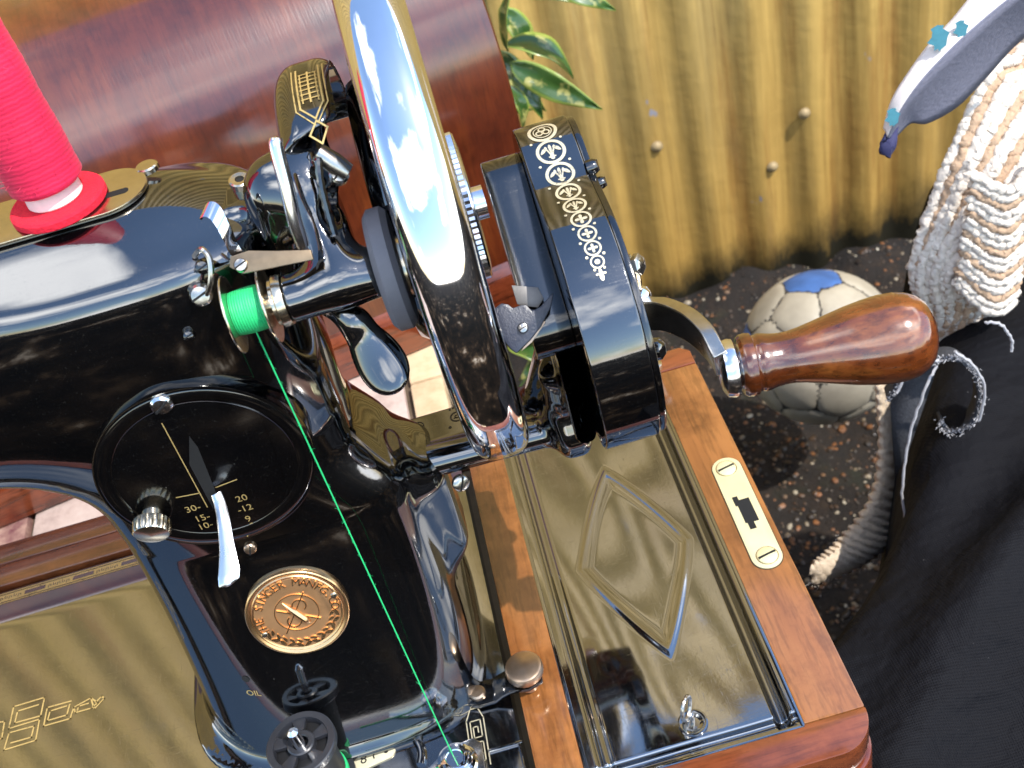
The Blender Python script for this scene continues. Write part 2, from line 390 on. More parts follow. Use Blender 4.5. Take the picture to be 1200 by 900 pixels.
def fence_mat():
    m, nt, b = new_mat('corrugated_paint'); L_ = nt.links.new
    v = coords(nt); vs_ = coords(nt, (1, 1, .12)); vl = coords(nt, (3, 1, .25))
    c = mixc(nt, noise(nt, vs_, 7, 5), (.42,.27,.075), (.62,.43,.14))
    st = ramp(nt, noise(nt, vl, 6, 6, .65), [(.52, (0,0,0)), (.72, (1,1,1))])
    c = mixc(nt, mixc(nt, 1.0, st, (.75,.75,.75), 'MULTIPLY'), c, (.25,.10,.022))
    gr = ramp(nt, noise(nt, coords(nt, (2.2, 1, .3), (0,0,0)), 3.3, 7, .7), [(.48, (0,0,0)), (.7, (1,1,1))])
    c = mixc(nt, mixc(nt, 1.0, gr, (.5,.5,.5), 'MULTIPLY'), c, (.20,.17,.09))
    fs = ramp(nt, noise(nt, coords(nt, (1, 1, .04)), 70, 3, .7), [(.35, (.72,.70,.66)), (.6, (1,1,1))])
    c = mixc(nt, 1.0, c, fs, 'MULTIPLY')
    chips = ramp(nt, noise(nt, coords(nt, (1,1,.5)), 17, 3), [(.705, (0,0,0)), (.72, (1,1,1))])
    c = mixc(nt, chips, c, (.26,.27,.33))
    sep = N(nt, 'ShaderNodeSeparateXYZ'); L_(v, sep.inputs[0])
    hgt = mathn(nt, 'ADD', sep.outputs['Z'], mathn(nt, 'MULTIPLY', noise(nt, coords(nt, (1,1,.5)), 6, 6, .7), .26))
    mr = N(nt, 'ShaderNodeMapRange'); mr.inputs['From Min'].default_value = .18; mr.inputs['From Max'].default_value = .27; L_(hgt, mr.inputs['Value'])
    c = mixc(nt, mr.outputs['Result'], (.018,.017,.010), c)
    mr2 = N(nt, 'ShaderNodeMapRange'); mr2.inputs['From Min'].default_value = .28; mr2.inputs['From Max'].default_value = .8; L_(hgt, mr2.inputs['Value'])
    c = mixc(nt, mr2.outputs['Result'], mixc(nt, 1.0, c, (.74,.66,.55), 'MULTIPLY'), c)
    L_(c, b.inputs['Base Color']); b.inputs['Roughness'].default_value = .55; b.inputs['Specular IOR Level'].default_value = .25
    bump(nt, b, mathn(nt, 'ADD', noise(nt, v, 60, 5), mathn(nt, 'MULTIPLY', noise(nt, v, 5, 4), 6)), 1.6*MM, .6); return m
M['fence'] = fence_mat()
def soil_mat():
    m, nt, b = new_mat('dark_soil'); L_ = nt.links.new; v = coords(nt)
    c = ramp(nt, noise(nt, v, 30, 8, .7), [(.3, (.003,.002,.0014)), (.55, (.012,.0068,.0038)), (.8, (.048,.027,.013))])
    moss = ramp(nt, noise(nt, v, 5, 5, .6), [(.56, (0,0,0)), (.68, (1,1,1))])
    c = mixc(nt, mixc(nt, 1.0, moss, (.5,.5,.5), 'MULTIPLY'), c, (.02,.03,.008))
    L_(c, b.inputs['Base Color']); b.inputs['Roughness'].default_value = .9
    bump(nt, b, noise(nt, v, 90, 8, .7), 6*MM, 1); return m
M['soil'] = soil_mat()
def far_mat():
    m, nt, b = new_mat('far_ground_painted_shade'); v = coords(nt)
    c = ramp(nt, noise(nt, v, 1.7, 7, .65), [(.42, (.0025,.002,.0015)), (.55, (.009,.006,.004)), (.62, (.05,.032,.018)), (.70, (.34,.28,.21))])  # shade behind the camera painted near-black, pale patches added for chrome reflections
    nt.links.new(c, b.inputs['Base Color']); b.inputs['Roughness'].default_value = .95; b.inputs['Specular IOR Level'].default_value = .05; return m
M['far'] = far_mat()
def pebble_mat():
    m, nt, b = new_mat('gravel_stones'); L_ = nt.links.new
    a = N(nt, 'ShaderNodeAttribute', attribute_name='tone')
    c = ramp(nt, a.outputs['Fac'], [(0, (.018,.012,.008)), (.35, (.06,.03,.013)), (.55, (.20,.075,.022)), (.75, (.12,.09,.06)), (.88, (.22,.17,.11)), (1, (.42,.37,.28))])
    L_(c, b.inputs['Base Color']); b.inputs['Roughness'].default_value = .5; return m
M['pebble'] = pebble_mat()
def stone_mat(name, c0, c1, c2):
    m, nt, b = new_mat(name); L_ = nt.links.new; v = coords(nt)
    c = ramp(nt, noise(nt, v, 45, 7, .65), [(.3, c0), (.5, c1), (.75, c2)])
    L_(c, b.inputs['Base Color']); b.inputs['Roughness'].default_value = .8; bump(nt, b, noise(nt, v, 160, 6), .7*MM, .7); return m
M['tile_pink'] = stone_mat('pink_stone', (.30,.22,.19), (.46,.35,.30), (.56,.46,.40))
M['tile_tan'] = stone_mat('tan_stone', (.48,.34,.19), (.62,.46,.28), (.70,.54,.35))
M['tile_red'] = stone_mat('stained_stone', (.10,.02,.03), (.30,.18,.14), (.45,.34,.26))
M['mortar'] = stone_mat('dark_mortar', (.03,.02,.012), (.07,.05,.03), (.13,.09,.06))
M['brick'] = stone_mat('brick_support', (.12,.045,.03), (.2,.08,.05), (.28,.12,.08))
def leaf_mat():
    m, nt, b = new_mat('variegated_leaf'); L_ = nt.links.new; v = coords(nt)
    c = mixc(nt, noise(nt, v, 40, 3), (.018,.055,.012), (.05,.12,.022))
    sp = ramp(nt, noise(nt, v, 75, 3, .5), [(.56, (0,0,0)), (.63, (1,1,1))])
    a = N(nt, 'ShaderNodeAttribute', attribute_name='edge')
    sp = mixc(nt, 1.0, sp, (.6,.6,.6), 'MULTIPLY')
    c = mixc(nt, sp, c, (.50,.45,.14)); c = mixc(nt, ramp(nt, a.outputs['Fac'], [(.72,(0,0,0)),(.95,(1,1,1))]), c, (.26,.34,.06))
    L_(c, b.inputs['Base Color']); b.inputs['Roughness'].default_value = .28
    b.inputs['Subsurface Weight'].default_value = 0; b.inputs['Coat Weight'].default_value = .3; return m
M['leaf'] = leaf_mat()
M['grass'] = simple('grass_blade', (.05,.12,.02), .5, var=.4, scale=50)
M['stem'] = simple('plant_stem', (.07,.08,.03), .6)
M['cord_w'] = simple('white_cotton_cord', (.70,.62,.53), .9, bumpy=1.2, scale=420, var=.10)
M['cord_b'] = simple('beige_cotton_cord', (.46,.31,.20), .9, bumpy=1.2, scale=420, var=.18)
M['cord_s'] = simple('darkened_cord', (.15,.115,.085), .95, bumpy=1.2, scale=420, var=.3)  # unused; cord colour darkened to counter sunlight on the rug tail's tip
M['cord_g'] = simple('grey_brown_cord', (.56,.45,.33), .9, bumpy=1.2, scale=420, var=.25)
def bag_mat():
    m, nt, b = new_mat('black_cloth'); L_ = nt.links.new; v = coords(nt)
    w1 = N(nt, 'ShaderNodeTexWave', Scale=260.0, Distortion=.6, bands_direction='X'); w2 = N(nt, 'ShaderNodeTexWave', Scale=260.0, Distortion=.6, bands_direction='Y'); L_(v, w1.inputs['Vector']); L_(v, w2.inputs['Vector'])
    wv = mathn(nt, 'MULTIPLY', w1.outputs['Fac'], w2.outputs['Fac'])
    lint = ramp(nt, noise(nt, v, 520, 2, .5), [(.76, (0,0,0)), (.80, (1,1,1))])
    c = mixc(nt, noise(nt, v, 7, 6, .65), (.0015,.0015,.0025), (.0055,.0055,.008)); c = mixc(nt, mixc(nt, 1.0, lint, (.3,.3,.3), 'MULTIPLY'), c, (.25,.24,.23))
    L_(c, b.inputs['Base Color']); b.inputs['Roughness'].default_value = .75; b.inputs['IOR'].default_value = 1.25
    bump(nt, b, mathn(nt, 'ADD', mathn(nt, 'MULTIPLY', wv, .3), mathn(nt, 'ADD', mathn(nt, 'MULTIPLY', noise(nt, v, 12, 5, .6), 14), mathn(nt, 'MULTIPLY', noise(nt, coords(nt, (1, 3, 3), (0, 0, .7)), 9, 3), 12))), 1.0*MM, .8); return m
M['bag'] = bag_mat()
M['denim'] = simple('charcoal_cloth', (.035,.037,.045), .9, bumpy=.6, scale=700, var=.5)
M['fray'] = simple('pale_frayed_thread', (.42,.41,.42), .9, var=.3)
M['lav'] = simple('lavender_lining', (.165,.165,.215), .9, bumpy=.35, scale=500, var=.22)
M['print'] = simple('white_printed_cotton', (.78,.70,.66), .8, bumpy=.1, scale=900, var=.08)
M['teal'] = simple('teal_print', (.05,.20,.25), .8, var=.3)
M['navy'] = simple('navy_binding', (.03,.03,.09), .8)
M['ball_w'] = simple('worn_cream_panel', (.36,.32,.25), .55, var=.42, scale=26, bumpy=.6)
M['ball_b'] = simple('worn_blue_panel', (.045,.12,.33), .55, var=.6, scale=30, bumpy=.6)
M['ball_s'] = simple('ball_seam', (.035,.03,.025), .9)

# ------------------------------------------------------------------ ground, fence, bench
GZ = -990
_cl = [(random.uniform(0, 1200), random.uniform(1560, 1660), random.uniform(20, 60), random.uniform(2, 9)) for _ in range(80)]
def gz(x, y): return (sum(h*math.exp(-((x-a)**2+(y-b)**2)/(s*s)) for a, b, s, h in _cl if abs(x-a) < 3*s and abs(y-b) < 3*s) if y > 1450 else 0)+GZ+9*math.sin(x*.011+1)*math.cos(y*.013)+6*math.sin(x*.037+y*.021)
mb = MB()
xs = list(np.linspace(-600, 1500, 170)); ys = list(np.linspace(350, 1900, 126))
vs_ = [(x, y, gz(x, y)) for y in ys for x in xs]; n = len(xs)
mb.add(vs_, [(j*n+i, j*n+i+1, (j+1)*n+i+1, (j+1)*n+i) for j in range(len(ys)-1) for i in range(n-1)])
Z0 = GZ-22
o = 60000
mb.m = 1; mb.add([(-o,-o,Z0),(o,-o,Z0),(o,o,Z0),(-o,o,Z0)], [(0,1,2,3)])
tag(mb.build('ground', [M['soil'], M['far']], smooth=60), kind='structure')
# gravel (nobody could count it)
mb = MB(); tones = []
ico = [(0,0,1),(.89,0,.45),(.28,.85,.45),(-.72,.53,.45),(-.72,-.53,.45),(.28,-.85,.45),(.72,.53,-.45),(-.28,.85,-.45),(-.89,0,-.45),(-.28,-.85,-.45),(.72,-.53,-.45),(0,0,-1)]
icf = [(0,1,2),(0,2,3),(0,3,4),(0,4,5),(0,5,1),(1,6,2),(2,7,3),(3,8,4),(4,9,5),(5,10,1),(6,7,2),(7,8,3),(8,9,4),(9,10,5),(10,6,1),(11,7,6),(11,8,7),(11,9,8),(11,10,9),(11,6,10)]
for i in range(8000):
    x, y = random.uniform(60, 820), 640+1000*random.random()**1.35
    s = random.choice([1.3,1.8,2.4,3.2,4.4])*random.uniform(.6,1.4)*(2.4 if random.random() < .03 else 1)*(1 if y < 1350 else .8)
    Mx = Euler((random.uniform(-.5,.5), random.uniform(-.5,.5), random.uniform(0,6.3))).to_matrix()
    h = (s*random.uniform(.8,1.5), s, s*random.uniform(.35,.7)); b0 = Vector((x, y, gz(x, y)+h[2]*.25))
    mb.add([b0+Mx@Vector((p[0]*h[0]*random.uniform(.8,1.2), p[1]*h[1], p[2]*h[2])) for p in ico], icf)
    tones += [random.random()**2.5]*12
g = mb.build('gravel', M['pebble'], smooth=0)
at = g.data.attributes.new('tone', 'FLOAT', 'POINT'); at.data.foreach_set('value', tones)
tag(g, 'loose brown and pale gravel scattered on the dark soil before the fence', 'gravel', kind='stuff')

FY = 1612
fence = thing('corrugated_fence', 'ochre painted corrugated iron fence with rust streaks and mossy foot', 'fence', (0, FY, GZ-15))
def sheet(x0, x1, yo):
    mb = MB(); pts = []; x = x0
    xs = np.arange(x0, x1+.1, 4.75)
    cols = []
    for x in xs:
        y = FY+yo+7.8*math.cos(2*math.pi*x/92)
        cols.append((x, y))
    k = len(cols); zs = [GZ-15, -500, 0, 500, 1000, 1500, 1900, 2350]
    v = [(x, y, z) for z in zs for x, y in cols]+[(x, y+1.2, z) for z in zs for x, y in cols]
    m_ = len(zs)*k
    f = [(j*k+i, j*k+i+1, (j+1)*k+i+1, (j+1)*k+i) for j in range(len(zs)-1) for i in range(k-1)]
    f += [tuple(m_+t for t in q[::-1]) for q in f]
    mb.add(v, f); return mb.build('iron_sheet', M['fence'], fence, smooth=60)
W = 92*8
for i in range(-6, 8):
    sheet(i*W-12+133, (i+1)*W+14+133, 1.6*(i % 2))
nail_me = None
for (x, z) in ((333.4, 1603, -643.9)[::2], (581.9, 1603, -661.7)[::2], (665.6, 1603, -1027.1)[::2], (522.2, 1605, -745.1)[::2]):
    if nail_me is None:
        mb = MB(); mb.lathe([(0, 10), (2, 10), (2.5, 8.5), (5.5, 6.5), (7.5, 3.5), (8, .2)], fence.location*1000, (0,-1,0), 16)
        nl = mb.build('roofing_nail', simple('nail_head', (.33,.24,.12), .6, .1), fence); nail_me = nl.data
    else: nl = link('roofing_nail', nail_me, None, fence)
    nl.location = (x*MM, -0.0075, (z-(GZ-15))*MM)

bench = thing('stone_bench', 'low garden bench topped with pink and tan stone slabs under the machine', 'bench', (-300, 500, GZ-15))
T = -75
mb = MB(); mb.box((-700, 170, T-60), (-39, 760, T-6)); mb.build('mortar_bed', M['mortar'], bench, bevel=3)
mb = MB(); mb.box((-690, 200, GZ-15), (-60, 730, T-60)); mb.build('support', M['brick'], bench, bevel=4)
def slab(x0, y0, x1, y1, mat, lab=None):
    mb = MB(); mb.box((x0, y0, T-20), (x1, y1, T+random.uniform(-1,0))); mb.build('slab', mat, bench, bevel=1.8, label=lab)
slab(-58, 168, -38, 520, M['tile_tan'], 'narrow tan edge slab'); slab(-58, 522.5, -38, 762, M['tile_tan'])
for i, x0 in enumerate((-700, -560, -424)):
    slab(x0, 168, x0+132, 470, M['tile_red'] if i == 2 else M['tile_pink']); slab(x0, 473, x0+134.5, 762, M['tile_red'] if i == 2 else M['tile_pink'])
slab(-286, 168, -174, 430, M['tile_pink']); slab(-286, 433, -62, 762, M['tile_pink'], 'large pinkish stone slab')
slab(-171, 168, -62, 430, M['tile_pink'])

# ------------------------------------------------------------------ bentwood lid
LA = R(11.1)
lid = thing('bentwood_lid', 'reddish brown bentwood case lid standing on the slabs behind the machine', 'lid', (45, 571, T), LA)
def arch(inset=0, h0=0, h1=237, d=212, z_arc=118):
    pts = [(inset, h0)]; n = 40
    for i in range(n+1):
        a = math.pi*(1-i/n); c, s = math.cos(a), math.sin(a); e = .86
        pts.append((d/2+(d/2-inset)*math.copysign(abs(c)**e, c), z_arc+(h1-inset-z_arc)*abs(s)**e))
    pts.append((d-inset, h0)); return pts
LL = -500
mb = MB(); A, B = arch(0, 30), arch(5, 30); k = len(A)
xs = [LL, LL+80, -380, -260, -140, -60, -1.2, 0]
v = []
for x in xs:
    ins = 1.2 if x == 0 else 0
    v += [(x, p[0], p[1]) for p in arch(ins, 30)]
f = [(j*k+i, j*k+i+1, (j+1)*k+i+1, (j+1)*k+i) for j in range(len(xs)-1) for i in range(k-1)]
f.append(tuple((len(xs)-1)*k+i for i in range(k))); f.append(tuple(reversed(range(k)))); mb.add(v, f)
mb.build('bent_shell', M['lid'], lid, smooth=40)
mb = MB(); mb.box((LL-4, -4, 0), (4, 216, 26)); mb.build('base_molding', M['lid_rail'], lid, bevel=2)
mb = MB(); mb.prism([(-3.5, 26), (0.4, 34), (0.4, 26)], LL, 0, (0,0,0), (0,1,0), (0,0,1), (1,0,0)); mb.build('molding_chamfer', M['lid_rail'], lid)

# ------------------------------------------------------------------ wooden base with side tray
base = thing('wooden_base', 'orange varnished wooden base frame with black metal side compartment holding the machine', 'sewing machine base', (-120, 290, T))
def poly_top(name, poly, z0, z1, mat, bevel=1.0, parent=base, label=None):
    mb = MB(); mb.prism(poly, z0, z1); return mb.build(name, mat, parent, bevel=bevel, label=label)
H1 = -13
rc = [(84-14+14*math.cos(R(a)), 187+14+14*math.sin(R(a))) for a in range(-90, 1, 10)]
poly_top('side_rail', [(62.6, 201.2), (84.0, 201.2), (84, 388.4), (62.6, 388.4)], H1, 0, M['rail_y'], .9, label='outer right rail with brass lock plate')
poly_top('divider_rail', [(-29.5, 200.5), (-13.2, 200.5), (-12.6, 384), (-28.6, 384)], -40, 0, M['rail_y'], .8)
poly_top('front_rail', [(-345, 187)]+rc+[(62.4, 201), (62.4, 200.3), (-345, 200.3)], H1, 0, M['rail_x'], .9)
poly_top('back_rail', [(-345, 388.7), (84, 388.7), (84, 398), (80, 402), (-345, 402)], H1, 0, M['rail_x'], .9)
poly_top('back_ledge', [(-345, 375.3), (-29, 375.3), (-29, 388.5), (-345, 388.5)], H1, -.2, M['rail_x'], .6)
rc2 = [(82-13+13*math.cos(R(a)), 189+13+13*math.sin(R(a))) for a in range(-90, 1, 10)]
mb = MB(); mb.prism([(-343, 189)]+rc2+[(82, 400), (-343, 400)], H1-3, H1-.2); mb.build('inlay_strip', simple('inlay', (.40,.30,.17), .5), base)
rc3 = [(85-15+15*math.cos(R(a)), 186+15+15*math.sin(R(a))) for a in range(-90, 1, 10)]
mb = MB(); mb.prism([(-346, 186)]+rc3+[(85, 403), (-346, 403)], T, H1-3.2); mb.build('base_box', M['base_side'], base, bevel=1.2)
# pressed metal compartment cover, height field
def tray_z(x, y):
    # left: shallow double fold, right: deep groove, ends: rolled
    sx = (x+12.3)/(62.2+12.3)
    z = -1.6
    z += -1.1*math.exp(-((x+7.2)/1.0)**2) - .8*math.exp(-((x+3.9)/.8)**2)
    t = (x-57.0)/2.2
    if x > 54: z += -5.6*math.exp(-abs(t)**3)
    ty = (y-205.6)/1.6; z += -2.4*math.exp(-abs(ty)**3) if y < 212 else 0
    ty = (y-379)/2.0; z += -2.4*math.exp(-abs(ty)**3) if y > 370 else 0
    # gentle oil-canning of the pressed sheet
    z += .22*math.sin(x*.085+.6)*math.sin((y-200)*.028)+.10*math.sin(x*.16+y*.05)
    # embossed diamond
    cx, cy, hx, hy = 27.8, 292.3, 21.6, 46.8
    q = ((abs(x-cx)/hx)**1.12+(abs(y-cy)/hy)**1.12)**(1/1.12)
    dd = (q-1)*hx*hy/math.hypot(hx, hy)          # mm from the outline
    r = math.sqrt(dd*dd+.16)
    z += .55*math.exp(-(r/1.05)**2)
    z += -.30/(1+math.exp((dd+2.6)/.5))
    return z
xs = np.concatenate([np.arange(-12.4, 63, .26), [62.9]]); ys = np.arange(200.7, 384.2, .34)
mb = MB(); n = len(xs)
mb.add([(x, y, tray_z(x, y)) for y in ys for x in xs], [(j*n+i, j*n+i+1, (j+1)*n+i+1, (j+1)*n+i) for j in range(len(ys)-1) for i in range(n-1)])
mb.build('compartment_cover', M['tray'], base, smooth=180)
mb = MB()
P4 = [(-12.9,200.6),(63,200.6),(63,384.4),(-12.9,384.4)]
for a, b in ((( -13.1,200.4,-9),(-11.6,384.6,-.3)), ((61.6,200.4,-9),(62.8,384.6,-.3)), ((-11.6,200.4,-9),(61.6,201.8,-.3)), ((-11.6,383,-9),(61.6,384.6,-.3))): mb.box(a, b)
mb.build('compartment_lip', M['tray'], base, bevel=.4)
# lifting ring in the cover
rg = (26.4, 215, -1.4)
mb = MB(); mb.lathe([(-1.2, 5.2), (.35, 5.2), (.5, 4.6), (.0, 3.2), (-.5, 2.0), (-.5, .1)], (rg[0]+1, rg[1]-1, -1.2), (0,0,1), 32)
ro = mb.build('ring_cup', M['tray'], base)
mb = MB()
pts = [Vector((rg[0]+math.cos(t)*2.2, rg[1]+1.5+math.cos(t)*3.0, 4.6+5.0*math.sin(t))) for t in np.linspace(-.5*math.pi, 1.5*math.pi, 41)]
mb.tube(pts, .75, 8); mb.build('lift_ring', M['steel'], ro)
# lock plate
lp = rrect(-6.0, -30.2, 6.0, 30.2, 5.9, 8); la = R(-.6); LC = (75.6, 296.4, 0)
mb = MB(); mb.prism(lp, -.2, .55, LC, (math.cos(la), math.sin(la), 0), (-math.sin(la), math.cos(la), 0)); lk = mb.build('lock_plate', M['brass_plate'], base, bevel=.15)
mb = MB(); mb.prism(rrect(-6.3, -30.5, 6.3, 30.5, 6.2, 8), -.2, .12, LC, (math.cos(la), math.sin(la), 0), (-math.sin(la), math.cos(la), 0)); mb.build('lock_recess', M['hole'], lk)
kh = [(-3.1,8.2),(-.9,8.2),(-.9,6.0),(3.2,6.0),(3.2,-6.6),(1.0,-6.6),(1.0,-10.0),(-1.6,-10.0),(-1.6,-6.4),(-2.3,-6.4),(-2.3,3.2),(-3.1,3.2)]
mb = MB(); mb.prism(kh, .3, .62, LC); mb.build('lock_slot', M['hole'], lk)
for dy in (24.2, -24.2):
    c = (LC[0], LC[1]+dy, .5)
    mb = MB(); mb.lathe([(0, 4.4), (.12, 4.4), (.12, .1)], c, (0,0,1), 28); mb.build('screw_seat', M['nickel'], lk)
    mb = MB(); mb.lathe([(.1, 4.0), (.45, 3.9), (.75, 3.0), (.85, .1)], c, (0,0,1), 28); sw = mb.build('lock_screw', M['brass_plate'], lk)
    a = R(12); mb = MB(); mb.prism([(-3.6,-.45),(3.6,-.45),(3.6,.45),(-3.6,.45)], .5, .92, c, (math.cos(a), math.sin(a), 0), (-math.sin(a), math.cos(a), 0)); mb.build('screw_slot', M['hole'], lk)
# ------------------------------------------------------------------ sewing machine
sm = thing('sewing_machine', 'vintage black enamelled sewing machine with gold decals, chrome handwheel and hand crank', 'sewing machine', (-120, 288, 0))
# bed plate
def bed_z(y, x=0):
    t = max(0.0, float(y)-350.0); return 1.2-.155*t*t/(t+3.0)
mb = MB(); ys = list(np.linspace(202.6, 372.6, 60)); xs = list(np.linspace(-344, -32.4, 60)); n = len(xs)
mb.add([(x, y, float(bed_z(y))) for y in ys for x in xs], [(j*n+i, j*n+i+1, (j+1)*n+i+1, (j+1)*n+i) for j in range(len(ys)-1) for i in range(n-1)])
e0 = [(x, 202.6) for x in (-344, -32.4)]
for (xa, ya, xb, yb) in ((-344,202.6,-32.4,202.6), (-32.4,202.6,-32.4,372.6), (-32.4,372.6,-344,372.6)):
    za, zb = float(bed_z(ya)), float(bed_z(yb)); 
    if xa == xb:
        for p, q in zip(ys[:-1], ys[1:]): mb.add([(xa,p,-14),(xa,q,-14),(xa,q,float(bed_z(q))),(xa,p,float(bed_z(p)))], [(0,1,2,3)])
    else: mb.add([(xa,ya,-14),(xb,yb,-14),(xb,yb,zb),(xa,ya,za)], [(0,1,2,3)])
bed = mb.build('bed_plate', M['bed'], sm, smooth=50)

CZ = 174.5
def half(z):      # pillar half widths at height z
    t = np.clip(1-z/96., 0, 1)
    u = np.clip((120-z)/32., 0, 1); a = (44.0+7*t**1.7, 44+11*u*u*(3-2*u)+3*t); b = 28.5+25.5*t**1.35
    return a, b
def body(X, Y, Z):
    qy = np.abs((Y-288)/28.5)**2.35+np.abs((Z-CZ)/38.3)**2.35
    arm = smax((qy**(1/2.35)-1)*28.5, X+62, 34)
    a, b = half(Z); nb = 2.15+.5*np.clip((Z-95)/40, 0, 1); n_ = np.where(X < -97.0, nb, nb+2.6*np.clip((128-Z)/30, 0, 1))
    cx = -97.0
    a = np.where(X < cx, a[0], a[1])
    q = (np.abs((X-cx)/a)**n_+np.abs((Y-289.5)/b)**n_)**(1/n_)
    pil = (q-1)*np.minimum(a, b)*.94
    pil = smax(pil, np.abs(Z-93)-105, 6)
    d = smin(arm, pil, 22)
    # rear of the arm runs into the crown over the pillar
    d = smin(d, s_ell(X, Y, Z, (-84, 288, 183), (34, 26, 27.5)), 5)
    # boss for the hand crank, with the lug under it
    d = smin(d, s_cyl(X, Y, Z, (290, 85), 11.5, -66, -41.5, 3), 9)
    d = smin(d, s_box(X, Y, Z, (-42, 293, 62), (11, 15, 26), 10), 10)
    # foot ring
    q2 = (np.abs((X+95.5)/58.)**3+np.abs((Y-289.5)/53.5)**3)**(1/3.)
    d = smin(d, smax((q2-1)*55, np.abs(Z+6)-9.4, 3), 5)
    return d
sdf_obj('arm_and_pillar', body, (-440, 226, -18), (-20, 352, 218), 2.1, M['enamel'], sm)
def on_front(x, z):
    lo, hi = 215.0, 290.0
    ys_ = np.linspace(lo, hi, 151); f = body(np.full(151, float(x)), ys_, np.full(151, float(z)))
    k = int(np.argmax(f < 0)); y0, y1 = ys_[k-1], ys_[k]
    return y0+(y1-y0)*f[k-1]/(f[k-1]-f[k]+1e-9)

# --- bed decals (gold transfer)
bz = lambda x, y: Vector((x, y, float(bed_z(y))+.12))
ink = Ink()
x = -344.0
while x < -152:
    ink.quad((x, 371.6), (x+22.5, 371.6), (x+22.5, 370.9), (x, 370.9)); ink.quad((x, 365.0), (x+22.5, 365.0), (x+22.5, 364.3), (x, 364.3))
    ink.quad((x, 370.3), (x+22.5, 370.3), (x+22.5, 365.6), (x, 365.6))
    x += 22.5
ink.build('back_edge_decal', bz, M['gold'], bed)
bz2 = lambda x, y: Vector((x, y, float(bed_z(y))+.20))
ink = Ink(); x = -344.0-3.7
while x < -158:
    ink.quad((x, 369.2), (x+9.6, 369.2), (x+9.6, 366.8), (x, 366.8))
    for k in (0, 1, 2, 3, 4):
        xx = x+11.2+k*2.1; ink.line([(xx, 369.2), (xx, 367.6), (xx+1.1, 367.6), (xx+1.1, 368.5)] if k % 2 else [(xx, 366.6), (xx, 368.3), (xx+1.1, 368.3), (xx+1.1, 367.3)], .28)
    x += 22.5
ink.build('decal_gaps', bz2, M['bed'], bed)
def PXB(pts): return [(p[0], p[1]) for p in pts]
ink = Ink()
K1 = [(-216.8, 304.3, 1.2), (-229.7, 304.1, 1.2), (-230.3, 294, 1.2), (-217.6, 294.2, 1.2), (-217.9, 284.6, 1.2), (-230.8, 284.4, 1.2), (-229.9, 291.9, 1.2), (-219.5, 291.6, 1.2), (-220, 286.7, 1.2), (-228.3, 286.8, 1.2)]
K2 = [(-216.8, 304.3, 1.2), (-217.3, 295.7, 1.2), (-228.1, 295.9, 1.2), (-227.7, 301.3, 1.2), (-219.1, 301.5, 1.2)]
K3 = [(-205.1, 298.6, 1.2), (-215, 298.8, 1.2), (-215.4, 290.3, 1.2), (-204.5, 290.2, 1.2), (-203.5, 295.1, 1.2), (-196.6, 297.3, 1.2)]
K4 = [(-206.8, 296.8, 1.2), (-213.5, 296.7, 1.2), (-214.1, 292.4, 1.2), (-206.1, 292.4, 1.2), (-205.4, 297, 1.2)]
K5 = [(-203.5, 295.1, 1.2), (-202.5, 292.3, 1.2), (-196, 292.3, 1.2), (-193.5, 294, 1.2), (-196.6, 297.3, 1.2)]
K6 = [(-197.6, 295, 1.2), (-201.4, 295, 1.2), (-201.8, 293.2, 1.2)]
K7 = [(-196.6, 297.3, 1.2), (-194.7, 291.4, 1.2), (-190.9, 295.2, 1.2), (-192, 296.6, 1.2), (-194.3, 294.5, 1.2)]
K8 = [(-234.7, 298.4, 1.2), (-232.7, 298.1, 1.2), (-232.6, 290.2, 1.2), (-233.4, 290.2, 1.2)]
for K in (K1, K2, K3, K4, K5, K6, K7, K8): ink.line(K, .62)
xm = K1[0][0]
ink.build('key_decal', bz, M['gold'], bed)
# greek key panel at the right front of the bed
ink = Ink(); x0, y0 = -47.0, 221
fnk = lambda x, y: Vector((x0+x+ (y-10)*.03, y0+y, float(bed_z(y0+y))+.14))
ink.line([(-3.2,-2),(-3.2,17),(-1.2,21.5),(1.6,21.5),(3.2,17),(3.2,-2)], .42)
ink.line([(-1.9,16.5),(1.9,16.5),(1.9,9.6),(-1.0,9.6),(-1.0,14),(.7,14),(.7,11.6)], .42)
ink.line([(-1.9,16.5),(-1.9,7.6),(1.9,7.6),(1.9,0),(-1.2,0),(-1.2,5),(.6,5),(.6,2.2)], .42); ink.line([(-4.6,-3),(-4.6,6)], .3)
ink.build('greek_key_decal', fnk, M['silver'], bed)
# number plate cast pad
mb = MB(); pc = (-89.5, 234, 1.5)
U_ = (0.985, .17, 0); V_ = (-.17, .985, 0)
mb.prism(rrect(-19, -3.3, 12.8, 3.4, 3.2), 0, .7, (pc[0], pc[1], 1.2), U_, V_); npad = mb.build('number_plate', M['paper'], bed, bevel=.2)
ink = Ink()
for ch, px_ in (('8', .8), ('1', 4.6), ('0', 9.4)): ink.text(ch, (px_, .4), 5.2)
ink.build('number_digits', plane_fn((pc[0], pc[1], 2.02), U_, V_), M['hole'], npad)
mb = MB()
mb.tube(smooth_path([(pc[0]+14+8*math.cos(t), pc[1]-3+13*math.sin(t)*.75, 1.6) for t in np.linspace(-.5, 1.9, 9)]+[(pc[0]-6, pc[1]+8.5, 1.2)], 4), 1.7, 10, flat=.8)
mb.build('raised_bead', M['bed'], bed)
# bed seam and slide edge at right front
mb = MB(); mb.box((-44, 223, 1.0), (-31.5, 224.2, 2.3)); mb.box((-33.4, 203, 1), (-32.3, 224, 2.2)); mb.build('bed_edge_rib', M['bed'], bed, bevel=.4)

